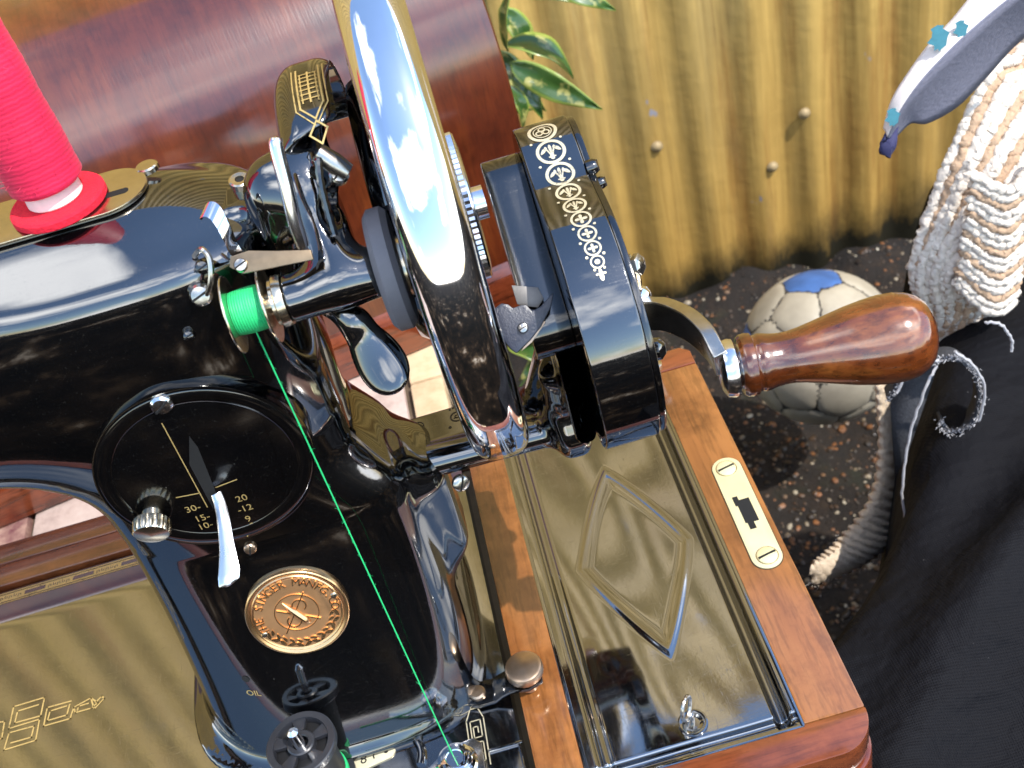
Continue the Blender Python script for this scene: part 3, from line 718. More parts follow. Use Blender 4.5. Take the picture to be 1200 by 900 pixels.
# --- stitch length plate on the front of the pillar
DC = (-92.6, 255, 139)
dial_tab = (-94.2, 255, 167)
FYp = min(on_front(DC[0]+a_, DC[2]+b_) for a_ in (-12, 0, 12) for b_ in (-20, 0, 25))+.6
print('FYp', FYp)
def dial_outline(r, tr):
    out = []; c = (DC[0], DC[2]); t = (dial_tab[0], dial_tab[2])
    at = math.atan2(t[1]-c[1], t[0]-c[0])
    for k in range(96):
        a = at+2*math.pi*k/96; d = (a-at+math.pi) % (2*math.pi)-math.pi
        rr = r+(math.hypot(t[0]-c[0], t[1]-c[1])+tr-r)*math.exp(-(abs(d)/.20)**2.6)
        out.append((c[0]+rr*math.cos(a), c[1]+rr*math.sin(a)))
    return out
XZ = dict(U=(1,0,0), V=(0,0,1), N=(0,-1,0))
mb = MB(); mb.prism(dial_outline(31.6, 4.4), 0, 4, (0, FYp+1.5, 0), **XZ); mb.prism(dial_outline(31.3, 4.1), -12, 1, (0, FYp+1.5, 0), **XZ); dial = mb.build('stitch_plate', M['enamel_worn'], sm, bevel=.35)
Yd = FYp+1.5-4.08
fnd = lambda x, z: Vector((x, Yd, z))
ink = Ink(); ink.ring((DC[0], DC[2]), 31.15, 31.4, 90, 75, 290); ink.build('plate_bright_edge', fnd, M['nickel'], dial)
mb = MB()
ring_o = [(30.0, 0), (29.2, .5), (26, .55), (25.0, 0)]
mb.lathe([(0, 30.5), (.22, 30.1), (.22, 26.6), (0, 26.2)], (DC[0], Yd+.05, DC[2]), (0,-1,0), 80, cap=False); mb.build('plate_ridge', M['enamel_worn'], dial)
# engraved scale
Ld = [(-97, 254.3, 160.3), (-98, 254.3, 124.9), (-104.6, 254.3, 132), (-98.3, 254.3, 131.2), (-92.7, 254.3, 131.5), (-86.1, 254.3, 132.2)]
ink = Ink()
ink.line([(Ld[0][0], Ld[0][2]), (Ld[1][0], Ld[1][2])], .32); ink.line([(Ld[2][0], Ld[2][2]), (Ld[3][0], Ld[3][2])], .4); ink.line([(Ld[4][0], Ld[4][2]), (Ld[5][0], Ld[5][2])], .4)
for s_, p in (('30-', (-102.1, 254.3, 125.9)), ('15-', (-101.1, 254.3, 121.1)), ('10-', (-101.5, 254.3, 117.6)), ('20', (-87.5, 254.3, 124.3)), ('-12', (-88.1, 254.3, 119.9)), ('9', (-88.8, 254.3, 115.3)), ('8', (-88.6, 254.3, 112)), ('7', (-91.4, 254.3, 109.1))):
    ink.text(s_, (p[0], p[2]), 3.6)
ink.build('scale_numbers', fnd, M['gold'], dial)
sl = [(-92, 254.3, 153.2), (-91.4, 254.3, 148.3), (-93.9, 254.3, 125.1), (-96.7, 254.3, 123.5), (-96.1, 254.3, 143)]
mb = MB(); mb.prism([(p[0], p[2]) for p in sl], 0, .12, (0, Yd, 0), **XZ); mb.build('plate_slot', M['hole'], dial)
def screw(pos, n, r, mat, parent, name='screw', slot=20, h=1.4):
    mb = MB(); mb.lathe([(-1, r), (h*.45, r), (h*.85, r*.8), (h, r*.35), (h, .05)], pos, n, 28); o = mb.build(name, mat, parent)
    u, v, n_ = frame(n); a = R(slot); U = u*math.cos(a)+v*math.sin(a); V = n_.cross(U)
    mb = MB(); mb.prism([(-r*.85,-r*.1),(r*.85,-r*.1),(r*.85,r*.1),(-r*.85,r*.1)], h*.5, h+.08, pos, U, V, n_); mb.build(name+'_slot', M['hole'], o); return o
screw((dial_tab[0], Yd, dial_tab[2]), (0,-1,0), 3.1, M['bright'], dial, slot=35, h=1.8)
p = (-92.8, 254.3, 103); screw((p[0], Yd, p[2]), (0,-1,.15), 2.0, M['bronze'], sm, slot=70)
# knurled clamp nut
p = (-114.3, 249, 126.8)
mb = MB(); mb.lathe([(-7, 3.2), (-2.2, 3.2), (-2.2, 5.2), (-1.6, 5.6), (1.8, 5.6), (2.4, 5.1), (2.6, 4.6), (3.1, .1)], p, (-.10,-.93,-.25), 44, knurl=(-1.7, 1.9, .5)); mb.build('knurled_nut', M['nickel'], sm)
# stitch length lever: black blade, bright flat thumb end
a0, a1, a2, a3 = (-97.4, 251, 128.2), (-91.2, 247, 131.8), (-94.6, 240, 119.8), (-97.8, 236, 108.1)
st = [Vector((-92.9, 251, 130.9)), Vector((-92.5, 248, 128.6)), Vector((-92.3, 243, 126.3)), Vector((-93, 236, 121.8)), Vector((-93.9, 230.5, 118.1)), Vector((-94.7, 228, 115.9))]
pth = smooth_path(st, 6); wd = np.interp(np.linspace(0, 1, len(pth)), [0, .3, .55, .8, .93, 1], [1.6, 1.9, 2.3, 3.5, 3.3, 1.0])
mb = MB(); k = len(pth); vv = []
for q, wq in zip(pth, wd):
    tq = len(vv)/5/k; nrm = Vector((0, -.86+.46*tq, .5+.4*tq)).normalized(); side = Vector((.97, .08, .14)).normalized()
    vv += [q-side*wq, q-side*wq*.6+nrm*.7, q+side*wq*.6+nrm*.7, q+side*wq, q-nrm*.6]
mb.add(vv, [(j*5+i, j*5+(i+1)%5, (j+1)*5+(i+1)%5, (j+1)*5+i) for j in range(k-1) for i in range(5)]+[tuple(range(5)), tuple((k-1)*5+i for i in range(4,-1,-1))])
mb.build('stitch_lever', simple('lever_nickel', (.92,.92,.94), .28, 1, var=.03), sm, smooth=60)

# --- brass medallion riveted low on the pillar
mc = (-90.3, 253, 65.4)
m_y = on_front(mc[0], mc[2]); mu = on_front(mc[0], mc[2]+9); md_ = on_front(mc[0], mc[2]-9)
t1 = Vector((0, mu-md_, 18)).normalized(); ml = on_front(mc[0]-9, mc[2]); mr_ = on_front(mc[0]+9, mc[2])
t0 = Vector((18, mr_-ml, 0)).normalized(); nn = t0.cross(t1).normalized()
if nn.y > 0: nn = -nn
t1 = nn.cross(t0).normalized()
mcv = Vector((mc[0], m_y, mc[2]))
print('MEDAL', mcv, nn)
MO = mcv+nn*1.5
MR = 17.3
mb = MB(); mb.lathe([(-2.5, MR), (.2, MR), (.55, MR-.3), (.6, MR-.9), (.2, MR-1.4), (.1, MR-1.8), (.45, MR-2.2), (.15, MR-2.7), (.1, .05)], MO, nn, 72, up=t1); med = mb.build('medallion', M['copper'], sm, smooth=50)
mb = MB(); mb.lathe([(.1, MR-2.9), (.17, MR-3.0), (.17, .1)], MO, nn, 60, up=t1); mb.build('medallion_field', M['copper_dark'], med)
fm = plane_fn(MO+nn*.36, t0, t1)
def emb(ink, nm, th=.35): return ink.build(nm, fm, M['copper'], med, thick=th)
ink = Ink(); txt = 'THE SINGER MANFG.CO.'; rr = MR-4.6
for i, ch in enumerate(txt):
    a = R(196-212*i/(len(txt)-1)-0)
    ink.text(ch, (rr*math.cos(a), rr*math.sin(a)), 4.0, a-math.pi/2)
emb(ink, 'medallion_lettering', .5)
ink = Ink()
ink.ring((0, .6), 7.2, 7.45, 48)
ink.line([(-6,-6.5),(4.5,7.5)], .4); ink.line([(6.5,-4.4),(-6,3.2)], .4)
ink.ring((1.6, 3.0), 2.1, 2.5, 20, -60, 200); ink.ring((-1.9, -2.6), 2.1, 2.5, 20, 120, 380)
for k in range(12):
    a = R(205+12.5*k); q = (13.0*math.cos(a), 13.0*math.sin(a))
    ink.blob((q[0], q[1]), 1.5, .62, a+math.pi/2+.55*(1 if k % 2 else -1)); ink.blob((q[0]*.87, q[1]*.87), 1.2, .5, a+math.pi/2-.6)
emb(ink, 'medallion_wreath', .4)
mb = MB(); a = R(120); d_ = t0*math.cos(a)+t1*math.sin(a); pts = [MO+nn*.3+d_*s_ for s_ in np.linspace(-5.6, 6.6, 14)]
mb.tube(pts, [.5,1.1,1.35,1.4,1.4,1.4,1.4,1.4,1.35,1.2,1.0,.8,.5,.1], 10, flat=.8); mb.build('shuttle_relief', M['copper'], med)
for a in (R(200), R(12)):
    q = MO+(t0*math.cos(a)+t1*math.sin(a))*(MR-3.4)
    screw(q, nn, 1.15, M['nickel'], med, 'medallion_rivet', h=.7)

# oil hole and word OIL on the pillar foot
def fo(x, z): return Vector((x, on_front(x, z)-.15, z))
q = (-117.4, 252, 41.9); ink = Ink(); oz = q
def solve(pt, n=6):    # walk a picture ray onto the casting is not needed here: nearest front point
    return pt[0], pt[2]
ink.disc(solve(oz), 1.35, 16); ink.build('oil_hole', fo, M['hole'], sm)
q = (-116.9, 251, 35.6); ink = Ink(); ink.text('OIL', (q[0], q[2]), 3.3, R(-2)); ink.build('oil_lettering', fo, M['gold'], sm)

# --- reel pin, cloth clamp and winder tension on the bed
cl = [(-47.1, 248.1, 7), (-22.3, 248.8, 7)]
c0 = Vector((-43.6, 246.3, 8)); c1 = Vector((-24.5, 245, 8))
clamp = []
d_ = (c1-c0); L_c = math.hypot(d_.x, d_.y); ux = Vector((d_.x, d_.y, 0)).normalized(); uy = Vector((-ux.y, ux.x, 0))
mb = MB(); sec = [(-5.0, 2.0), (0, 2.2), (6, 2.5), (9, 4.6), (12, 6.0), (L_c, 6.0), (L_c+5.5, 6.0)]
k = len(sec); vv = []
for i, (s_, zz) in enumerate(sec):
    wq = [3.2, 5.2, 5.0, 4.8, 4.8, 5.6, 3.4][i]
    for side, dz in ((-1, 0), (-1, 1.8), (1, 1.8), (1, 0)): vv.append(c0+ux*s_+uy*wq*side+Vector((0, 0, zz+dz-8)))
mb.add(vv, [(j*4+i, j*4+(i+1)%4, (j+1)*4+(i+1)%4, (j+1)*4+i) for j in range(k-1) for i in range(4)]+[(0,1,2,3), tuple((k-1)*4+i for i in (3,2,1,0))])
cb = mb.build('clamp_strap', M['enamel_worn'], sm, bevel=.7)
mb = MB(); mb.lathe([(-2, 3.0), (.6, 3.0), (1.3, 2.4), (1.6, .1)], c0+Vector((0,0,-3.6)), (0,0,1), 28); mb.build('clamp_rivet', M['bronze'], cb)
mb = MB(); mb.lathe([(-7, 3.3), (0, 3.3), (.6, 4.4), (1.6, 4.6)], c1+Vector((0,0,1)), (0,0,1), 28); mb.lathe([(1.6, 6.6), (2.0, 6.95), (4.6, 6.95), (5.2, 6.5), (5.6, 5.6), (5.8, .1)], c1+Vector((0,0,1)), (0,0,1), 64, knurl=(1.9, 4.7, .3)); mb.build('thumb_screw', M['bronze'], cb)
# tension bracket with its disc
tb = Vector((-55, 219.9, 7))
mb = MB(); mb.prism([(-24,-7),(-2,7.5),(7,8.5),(9.5,6),(9,-9),(-24,-12)], 0, 1.4, (tb.x, tb.y, 4), (1,0,0), (0,1,0)); tbr = mb.build('tension_bracket', M['bright'], sm, bevel=.4)
mb = MB(); mb.lathe([(0, 7.0), (.6, 7.4), (1.4, 6.8), (1.9, 4.4), (2.2, 4.2), (3.2, 6.0), (3.8, 6.2), (4.4, 5.0), (4.6, 3.3), (4.2, 3.0), (4.2, .1)], (tb.x, tb.y, 5.4), (0,0,1), 48); mb.build('tension_disc', M['chrome'], tbr)
# bed spool pin
rp_ = Vector((-103.5, 230, 34))
mb = MB(); mb.tube([(rp_.x, rp_.y, 0), (rp_.x, rp_.y, 36), (rp_.x, rp_.y, 37.4)], [2.0, 2.0, .8], 14); mb.build('bed_spool_pin', M['bright'], sm)

# --- spool plate on the arm
mb = MB(); pl = [( (34-11.5)*sx+11.5*math.cos(a), 11.5*math.sin(a)) for a in np.linspace(-math.pi/2, math.pi*1.5, 49) for sx in [1 if math.cos(a) >= 0 else -1]]
mb.prism(pl, 0, 1.3, (-114, 289, 213.0)); ap = mb.build('arm_cover_plate', M['nickel'], sm, bevel=.4)
for cx in (-88.5, -125):
    mb = MB(); mb.prism(rrect(-3.6, -1.3, 3.6, 1.3, 1.2), 1.25, 1.42, (cx, 286.5 if cx > -100 else 281.5, 213.0)); mb.build('plate_slot', M['hole'], ap)
mb = MB(); mb.lathe([(0, 3.4), (1.3, 3.4), (1.7, 2.8), (1.8, .1)], (-80.5, 297, 212.9), (0,0,1), 32, knurl=(0, 1.4, .25)); mb.build('plate_thumb_screw', M['nickel'], ap)
mb = MB(); mb.tube([(-104, 288, 212), (-104, 288, 250)], 1.6, 12); mb.build('spool_pin', M['bright'], ap)
q = Vector((-56.3, 287.7, 207))
mb = MB(); mb.lathe([(-2.5, 3.1), (.3, 3.1), (.6, 2.6), (.5, 1.3), (-.2, 1.2), (-.2, .1)], q, (.12,-.2,1), 32); ob = mb.build('oil_cup', M['nickel'], sm)
mb = MB(); mb.lathe([(0, 1.2), (.1, 1.2), (.1, .05)], q+Vector((0,0,-.15)), (.12,-.2,1), 20); mb.build('oil_cup_hole', M['hole'], ob)
# seam ring between arm cover and arm
# thread guide and little screws on the arm front
for (px_, r, mt) in (((-78.47, 260.01, 194.9), 1.7, 'enamel_worn'), ((-68.35, 258.45, 201.85), 2.0, 'enamel_worn'), ((-71.55, 256.52, 195), 3.0, 'steel'), ((-79.08, 255.58, 184.55), 1.6, 'enamel_worn')):
    screw(px_, (0,-.9,.4), r, M[mt], sm, 'arm_screw', h=2)
mb = MB(); mb.tube(smooth_path([(-70.3, 262.64, 202.98), (-66.92, 258.95, 206.55), (-65.46, 256.51, 204.42), (-67.27, 254.48, 199.25), (-71.05, 255.81, 193.9)], 6), .8, 8); mb.build('thread_guide_spring', M['steel'], sm)

# --- bobbin winder: cast frame, guard, spindle, latch
BA = (249.0, 191.2)          # spindle axis (y, z)
WC = (290.0, 177.0)          # handwheel axis
def wframe(X, Y, Z):
    d = s_cyl(X, Y, Z, BA, 6.4, -50.0, -25.5, 1.2)
    d = smin(d, s_cap(X, Y, Z, (-35, 251, 193), (-37, 270, 211), 6.0, 7.4), 7)
    d = smin(d, s_ell(X, Y, Z, (-44.5, 270.5, 208.5), (9.5, 9.5, 11.5)), 6)
    d = smin(d, s_cap(X, Y, Z, (-47, 266, 200), (-50, 266, 186), 4.6, 4.0), 6)
    d = smin(d, s_box(X, Y, Z, (-52, 284, 196), (14, 9, 9), 5), 8)
    d = smin(d, s_cap(X, Y, Z, (-36, 268, 210), (-33, 284, 222), 6, 5), 7)
    # window between the two webs and the oil hole
    hole = s_cap(X, Y, Z, (-30.5, 240, 207), (-30.5, 266, 207), 4.0)
    d = smax(d, -hole, 2)
    oil = np.hypot(X+39.2, (Y-252)*.66+(Z-196)*-.75*0)-1e9
    return d
wf = sdf_obj('winder_frame', wframe, (-70, 236, 172), (-18, 300, 232), .9, M['enamel'], sm)
p = (-37.21, 246.96, 198.64)
mb = MB(); mb.lathe([(-.6, 2.3), (0.1, 2.3), (.15, 1.7), (-.5,1.6), (-.5, .1)], p, (0,-.72,.69), 24); mb.build('frame_oil_hole', M['hole'], wf)
def guard(X, Y, Z):
    rr = np.hypot(Y-WC[0], Z-WC[1]); th = np.degrees(np.arctan2(Z-WC[1], -(Y-WC[0])))
    q0, q1 = np.abs(X+31)-9.5+7, rr-52+7
    o = np.minimum(np.maximum(q0, q1), 0)+np.hypot(np.maximum(q0, 0), np.maximum(q1, 0))-7
    q0, q1 = np.abs(X+23)-14.2+4, rr-49.6+4
    inn = np.minimum(np.maximum(q0, q1), 0)+np.hypot(np.maximum(q0, 0), np.maximum(q1, 0))-4
    d = smax(o, -inn, .8)
    # cut ends: front end tapers down towards the left
    ca = np.maximum((62-(X+42)*-.4-th), th-165)*rr*math.pi/180
    d = smax(d, ca, 2.5)
    return smax(d, 30-rr, 2)
gd = sdf_obj('wheel_guard', guard, (-44, 234, 172), (-18, 346, 232), .9, M['enamel'], sm)
def gmap(x, s): # s: degrees on the arc, x mm
    a = R(s); r = 52.18-max(0, (-33.5-x))**2*.075
    return Vector((x, WC[0]-r*math.cos(a), WC[1]+r*math.sin(a)))
ink = Ink(); S = 1/0.91; g0 = 88
def gl(pts, w=.5): # pts (x mm, s mm from top, downwards positive)
    ink.line([(x, y) for x, y in pts], w, step=.8)
gl([(-32.4,-8),(-32.4,12),(-29.0,16.5),(-26.2,11),(-26.2,-8)]); gl([(-33.6,-8),(-33.6,12.6),(-29.4,18.6)], .35); gl([(-25.0,-8),(-25.0,11.6),(-28.6,18.0)], .35)
for k in range(7): gl([(-31.6,-4+k*2.1),(-27,-4+k*2.1)], .45)
gl([(-29.3,-5),(-29.3,10)], .5); gl([(-31.4,-4),(-31.4,10)], .35); gl([(-27.2,-4),(-27.2,10)], .35)
gl([(-29.0,17.2),(-26.6,20.2),(-28.8,24.6),(-31.4,21.4),(-29.0,17.2)], .5)
ink.build('guard_decal', lambda x, y: gmap(x, g0+ -(y)*S), M['gold'], gd)
# spindle collar, washers, latch lever, rod
mb = MB(); mb.lathe([(0, 6.7), (1.2, 7.0), (2.2, 7.0), (2.6, 6.2), (3.4, 6.2), (3.6, 3), (6.2, 3), (6.2, .1)], (-49.8, BA[0], BA[1]), (-1,0,0), 44); mb.build('spindle_collar', M['nickel'], sm)
mb = MB(); mb.lathe([(-18, 1.6), (40, 1.6), (40.6, 1.0)], (-44, BA[0], BA[1]), (1,0,0), 14); mb.build('winder_spindle', M['steel'], sm)
mb = MB(); mb.lathe([(0, 9), (.6, 14.6), (2.0, 16.3), (5.4, 16.3), (6.9, 14.8), (7.3, 10), (6.6, 8), (6.6, 3)], (-25.6, BA[0], BA[1]), (1,0,0), 64); tire = mb.build('rubber_winder_wheel', M['rubber'], sm)
mb = MB(); mb.lathe([(0, 8.2), (1.0, 8.2), (1.2, 3), (2.6, 3), (2.6, .1)], (-18.6, BA[0], BA[1]), (1,0,0), 40); mb.build('winder_wheel_hub', M['nickel'], tire)
rod = smooth_path([(-38.01, 256.81, 231.88), (-38.77, 255.2, 228.7), (-39.43, 251.96, 220.5), (-40.35, 249.71, 212.54), (-40.68, 248.85, 205.33)], 6)
mb = MB(); mb.tube(rod, list(np.interp(np.linspace(0,1,len(rod)), [0,.04,.1,.9,1], [.3,1.5,1.8,1.9,1.7])), 12); mb.build('trip_rod', M['bright'], sm)
mb = MB(); lt = smooth_path([(-62.86, 260.34, 214.99), (-61.68, 260.51, 217.37), (-59.51, 259.89, 218.32), (-57.7, 258.15, 217.24), (-57.03, 255.89, 213.22), (-56.93, 254.96, 207.67), (-55.79, 253.63, 203.56)], 7)
k = len(lt); wd = np.interp(np.linspace(0,1,k), [0,.2,.5,.8,1], [1.2,3.6,4.0,3.4,2.0]); vv = []
for q, wq in zip(lt, wd):
    sd_ = Vector((-.62, -.55, -.55)).normalized()
    vv += [q, q+sd_*wq*1.1, q+sd_*wq*1.1+Vector((-.2,.5,-.4)), q+Vector((.1,.5,-.3))]
mb.add(vv, [(j*4+i, j*4+(i+1)%4, (j+1)*4+(i+1)%4, (j+1)*4+i) for j in range(k-1) for i in range(4)]); mb.build('winder_latch', M['chrome'], sm, smooth=50)
mb = MB(); b0, b1 = Vector((-57.07, 249.48, 204.45)), Vector((-38.94, 246.58, 203.59))
mb.prism([(0,-2.2),((b1-b0).length,-1.4),((b1-b0).length,1.2),(10,2.2),(3,3.4),(-2,2.6),(-3,0)], -.6, .6, b0, (b1-b0).normalized(), (0,.66,.75)); mb.build('latch_bar', simple('latch_brown', (.26,.19,.12), .38, .85, var=.25), sm, bevel=.25)
screw(b0, (0,-.7,.7), 1.9, M['steel'], sm, 'latch_screw')
mb = MB(); mb.lathe([(0,2.4),(5,2.8),(9,2.4),(9.5,.1)], (-30.46, 261.95, 222.17), (.25,-.1,-.3), 20); mb.build('winder_spring_stud', M['steel'], sm)
mb = MB(); mb.tube(smooth_path([(-30.5, 259.51, 221.83),(-31.81, 256.56, 216.43),(-32.41, 253.88, 209.76),(-32.68, 251.53, 203.96)], 5), [.9]*16, 8, wob=lambda j,a: 1+.25*(j%2)); mb.build('winder_spring', M['enamel_worn'], sm)
screw((-27.27, 260.43, 215.16), (.3,-.6,.7), 2.6, M['steel'], sm, 'winder_screw')
# thumb ear hanging below the spindle
def ear(X, Y, Z):
    c = np.array((-33.13, 246.11, 168.23)); ax = np.array([.24,-.46,-.74]); ax /= np.linalg.norm(ax)
    sd_ = np.array([.95,.1,.22]); sd_ -= ax*(sd_@ax); sd_ /= np.linalg.norm(sd_); nr = np.cross(ax, sd_)
    P_ = [X-c[0], Y-c[1], Z-c[2]]; u_ = sum(P_[i]*ax[i] for i in range(3)); v_ = sum(P_[i]*sd_[i] for i in range(3)); n_ = sum(P_[i]*nr[i] for i in range(3))
    d = (np.sqrt((u_/12.0)**2+(v_/(6.6+.18*u_))**2+((n_-.02*u_*u_)/3.4)**2)-1)*3.4
    b = c-ax*11
    return smin(d, s_cap(X, Y, Z, b, b+np.array([-7, 6, 6]), 3.2, 4.2), 5)
sdf_obj('thumb_ear', ear, (-60, 225, 150), (-20, 275, 205), .8, M['enamel'], sm)

# --- handwheel 
mb = MB()
rim = []
RC = (293.5, 180.5); cx_, ro_, ri_ = -7.5, 79.0, 61.6
prof2 = []
for a in np.linspace(-math.pi, math.pi, 41)[:-1]:      # superellipse section
    c, s_ = math.cos(a), math.sin(a); prof2.append((cx_+8.7*math.copysign(abs(c)**.68, c), (ro_+ri_)/2+8.7*math.copysign(abs(s_)**.78, s_)))
n = 160; vv = []
for h, r in prof2:
    for i in range(n): t = 2*math.pi*i/n; vv.append((h, RC[0]+r*math.cos(t), RC[1]+r*math.sin(t)))
k = len(prof2); mb.add(vv, [(j*n+i, j*n+(i+1)%n, ((j+1)%k)*n+(i+1)%n, ((j+1)%k)*n+i) for j in range(k) for i in range(n)])
hw = mb.build('handwheel_rim', M['chrome'], sm, smooth=180)
mb = MB(); mb.lathe([(-22.5, 12), (-22.5, 34), (-21.5, 38), (-18, 40.5), (-13.5, 42.5), (-12, 46), (-11.5, 63), (-3, 63), (-2.5, 46), (-5, 40), (-5, 12)], (0, *RC), (1,0,0), 96); mb.build('handwheel_web', M['enamel'], hw, smooth=50)
mb = MB(); mb.lathe([(-5, 21), (-4.2, 22), (3.0, 22), (3.6, 21.2), (4.2, 17), (4.2, 5), (7.5, 5), (7.5, .1)], (0, *WC), (1,0,0), 150, knurl=(-4.5, 3.1, .5)); mb.build('knurled_clutch_nut', M['bright'], hw)
mb = MB(); mb.lathe([(-12, 14), (-12, 17), (-20, 17), (-20, 10)], (-22, *WC), (1,0,0), 48); mb.build('wheel_bushing', M['enamel'], sm)
# ------------------------------------------------------------------ hand crank (bolted to the machine)
C1 = (290.0, 177.5); C2 = (259.5, 149.0); R1, R2 = 17.0, 38.6
hc = M['enamel']
def pear(n=120, r1=R1, r2=R2, waist=1.0):
    """closed outline in (y, z): union of two circles with a soft waist, polar from a mid point"""
    mid = ((C1[0]*.42+C2[0]*.58), (C1[1]*.42+C2[1]*.58)); out = []
    for i in range(n):
        a = 2*math.pi*i/n+math.pi/2; lo, hi = 0., 90.
        for _ in range(22):
            m_ = (lo+hi)/2; y = mid[0]+m_*math.cos(a); z = mid[1]+m_*math.sin(a)
            d1 = math.hypot(y-C1[0], z-C1[1])-r1; d2 = math.hypot(y-C2[0], z-C2[1])-r2
            k = 15; h = min(1, max(0, .5+.5*(d2-d1)/k)); d = d2+(d1-d2)*h-k*h*(1-h)
            if d < 0: lo = m_
            else: hi = m_
        out.append((mid[0]+lo*math.cos(a), mid[1]+lo*math.sin(a)))
    return out
PE = pear()
YZ = dict(O=(0,0,0), U=(0,1,0), V=(0,0,1), N=(1,0,0))
mb = MB(); mb.prism(PE, 20.6, 36.4, **YZ); gc = mb.build('crank_gear_case', M['enamel'], sm, bevel=.55, smooth=40, seg=3)
PC = pear(r1=R1-.8, r2=R2-.8)
mb = MB(); mb.prism(PC, 36.5, 38.4, **YZ); cover = mb.build('gear_case_cover', M['enamel_worn'], sm, bevel=.5, smooth=40)
# arc-length map of the front of the outline for the transfers
arr = [Vector(p) for p in PE]
k0 = max(range(len(arr)), key=lambda i: arr[i].y*.93-arr[i].x*.10)      # crest seen from the front
def walk(s):   # s mm down the front from the crest
    i = k0; d = 0; step = 1
    # outline runs counter-clockwise in (y,z): from the top towards -y
    while True:
        a, b = arr[i % len(arr)], arr[(i+step) % len(arr)]; l = (b-a).length
        if d+l >= s: t = (s-d)/l; q = a.lerp(b, t); tn = (b-a).normalized(); return q, Vector((tn.y, -tn.x))
        d += l; i += step
_pm = Vector((sum(p.x for p in arr)/len(arr), sum(p.y for p in arr)/len(arr)))
def gm(x, s, off=.14):
    back = s < 0
    if back:
        i = k0; d = 0
        while True:
            a, b = arr[i % len(arr)], arr[(i-1) % len(arr)]; l = (b-a).length
            if d+l >= -s: q = a.lerp(b, (-s-d)/l); tn = (b-a).normalized(); nr = Vector((-tn.y, tn.x)); break
            d += l; i -= 1
    else: q, nr = walk(s)
    return Vector((x, q.x+nr.x*off, q.y+nr.y*off))
ink = Ink()
S0 = -6.0
orn = []
s_ = S0; X0 = 28.4
radii = [4.3, 4.25, 4.15, 3.6, 3.3, 2.9, 2.6, 2.3, 1.9]
xs_o = [28.2, 28.6, 29.0, 29.3, 29.5, 29.7, 29.9, 30.0, 30.0]
for k, r in enumerate(radii):
    c = (xs_o[k], s_+r); orn.append(c)
    ink.ring(c, r*.78, r, 36)
    if k == 0:
        for a in (0, 120, 240): ink.ring((c[0]+1.15*math.cos(R(a+30)), c[1]+1.15*math.sin(R(a+30))), .7, 1.15, 20)
        ink.ring(c, 2.45, 2.75, 36)
    elif k < 5:
        ink.blob((c[0], c[1]-r*.22), r*.36, r*.10, -math.pi/2)
        for sx in (-1, 1):
            ink.line([(c[0]+sx*r*.05, c[1]+r*.30), (c[0]+sx*r*.16, c[1]-r*.02), (c[0]+sx*r*.28, c[1]-r*.28)], r*.11)
            ink.blob((c[0]+sx*r*.50, c[1]-r*.12), r*.27, r*.13, math.pi/2-sx*.75+math.pi)
            ink.blob((c[0]+sx*r*.29, c[1]-r*.34), r*.15, r*.10, math.pi/2)
        ink.blob((c[0], c[1]+r*.36), r*.30, r*.15, math.pi/2); ink.line([(c[0]-r*.2, c[1]+r*.42), (c[0]+r*.2, c[1]+r*.42)], r*.10)
    elif k < 8:
        for a in (0, 90, 180, 270): ink.blob((c[0]+.28*r*math.cos(R(a)), c[1]+.28*r*math.sin(R(a))), r*.32, r*.16, R(a))
    else: ink.disc(c, r*.38)
    s_ += 2*r-.1
    if k < 8:
        for sx in (-1, 1): ink.disc((c[0]+sx*r*1.0, s_+.05), .42, 10)
ink.blob((30.0, s_+1.7), 1.9, .55, math.pi/2); ink.line([(28.9, s_+1.6), (31.1, s_+1.6)], .5); ink.disc((28.7, s_+.2), .35, 8); ink.disc((31.3, s_+.2), .35, 8)
ink.build('crank_case_decal', gm, M['silver'], gc)
# inner bearing arm between wheel and gear case
def capsule2(c1, c2, r1, r2, n=20):
    a = math.atan2(c2[1]-c1[1], c2[0]-c1[0]); out = []
    for i in range(n+1): t = a+math.pi/2+math.pi*i/n; out.append((c1[0]+r1*math.cos(t), c1[1]+r1*math.sin(t)))
    for i in range(n+1): t = a-math.pi/2+math.pi*i/n; out.append((c2[0]+r2*math.cos(t), c2[1]+r2*math.sin(t)))
    return out
mb = MB(); mb.prism(capsule2(C1, (258, 152), 10.5, 9.5), 9.0, 20.5, **YZ); mb.build('bearing_arm', M['enamel_worn'], sm, bevel=.4)
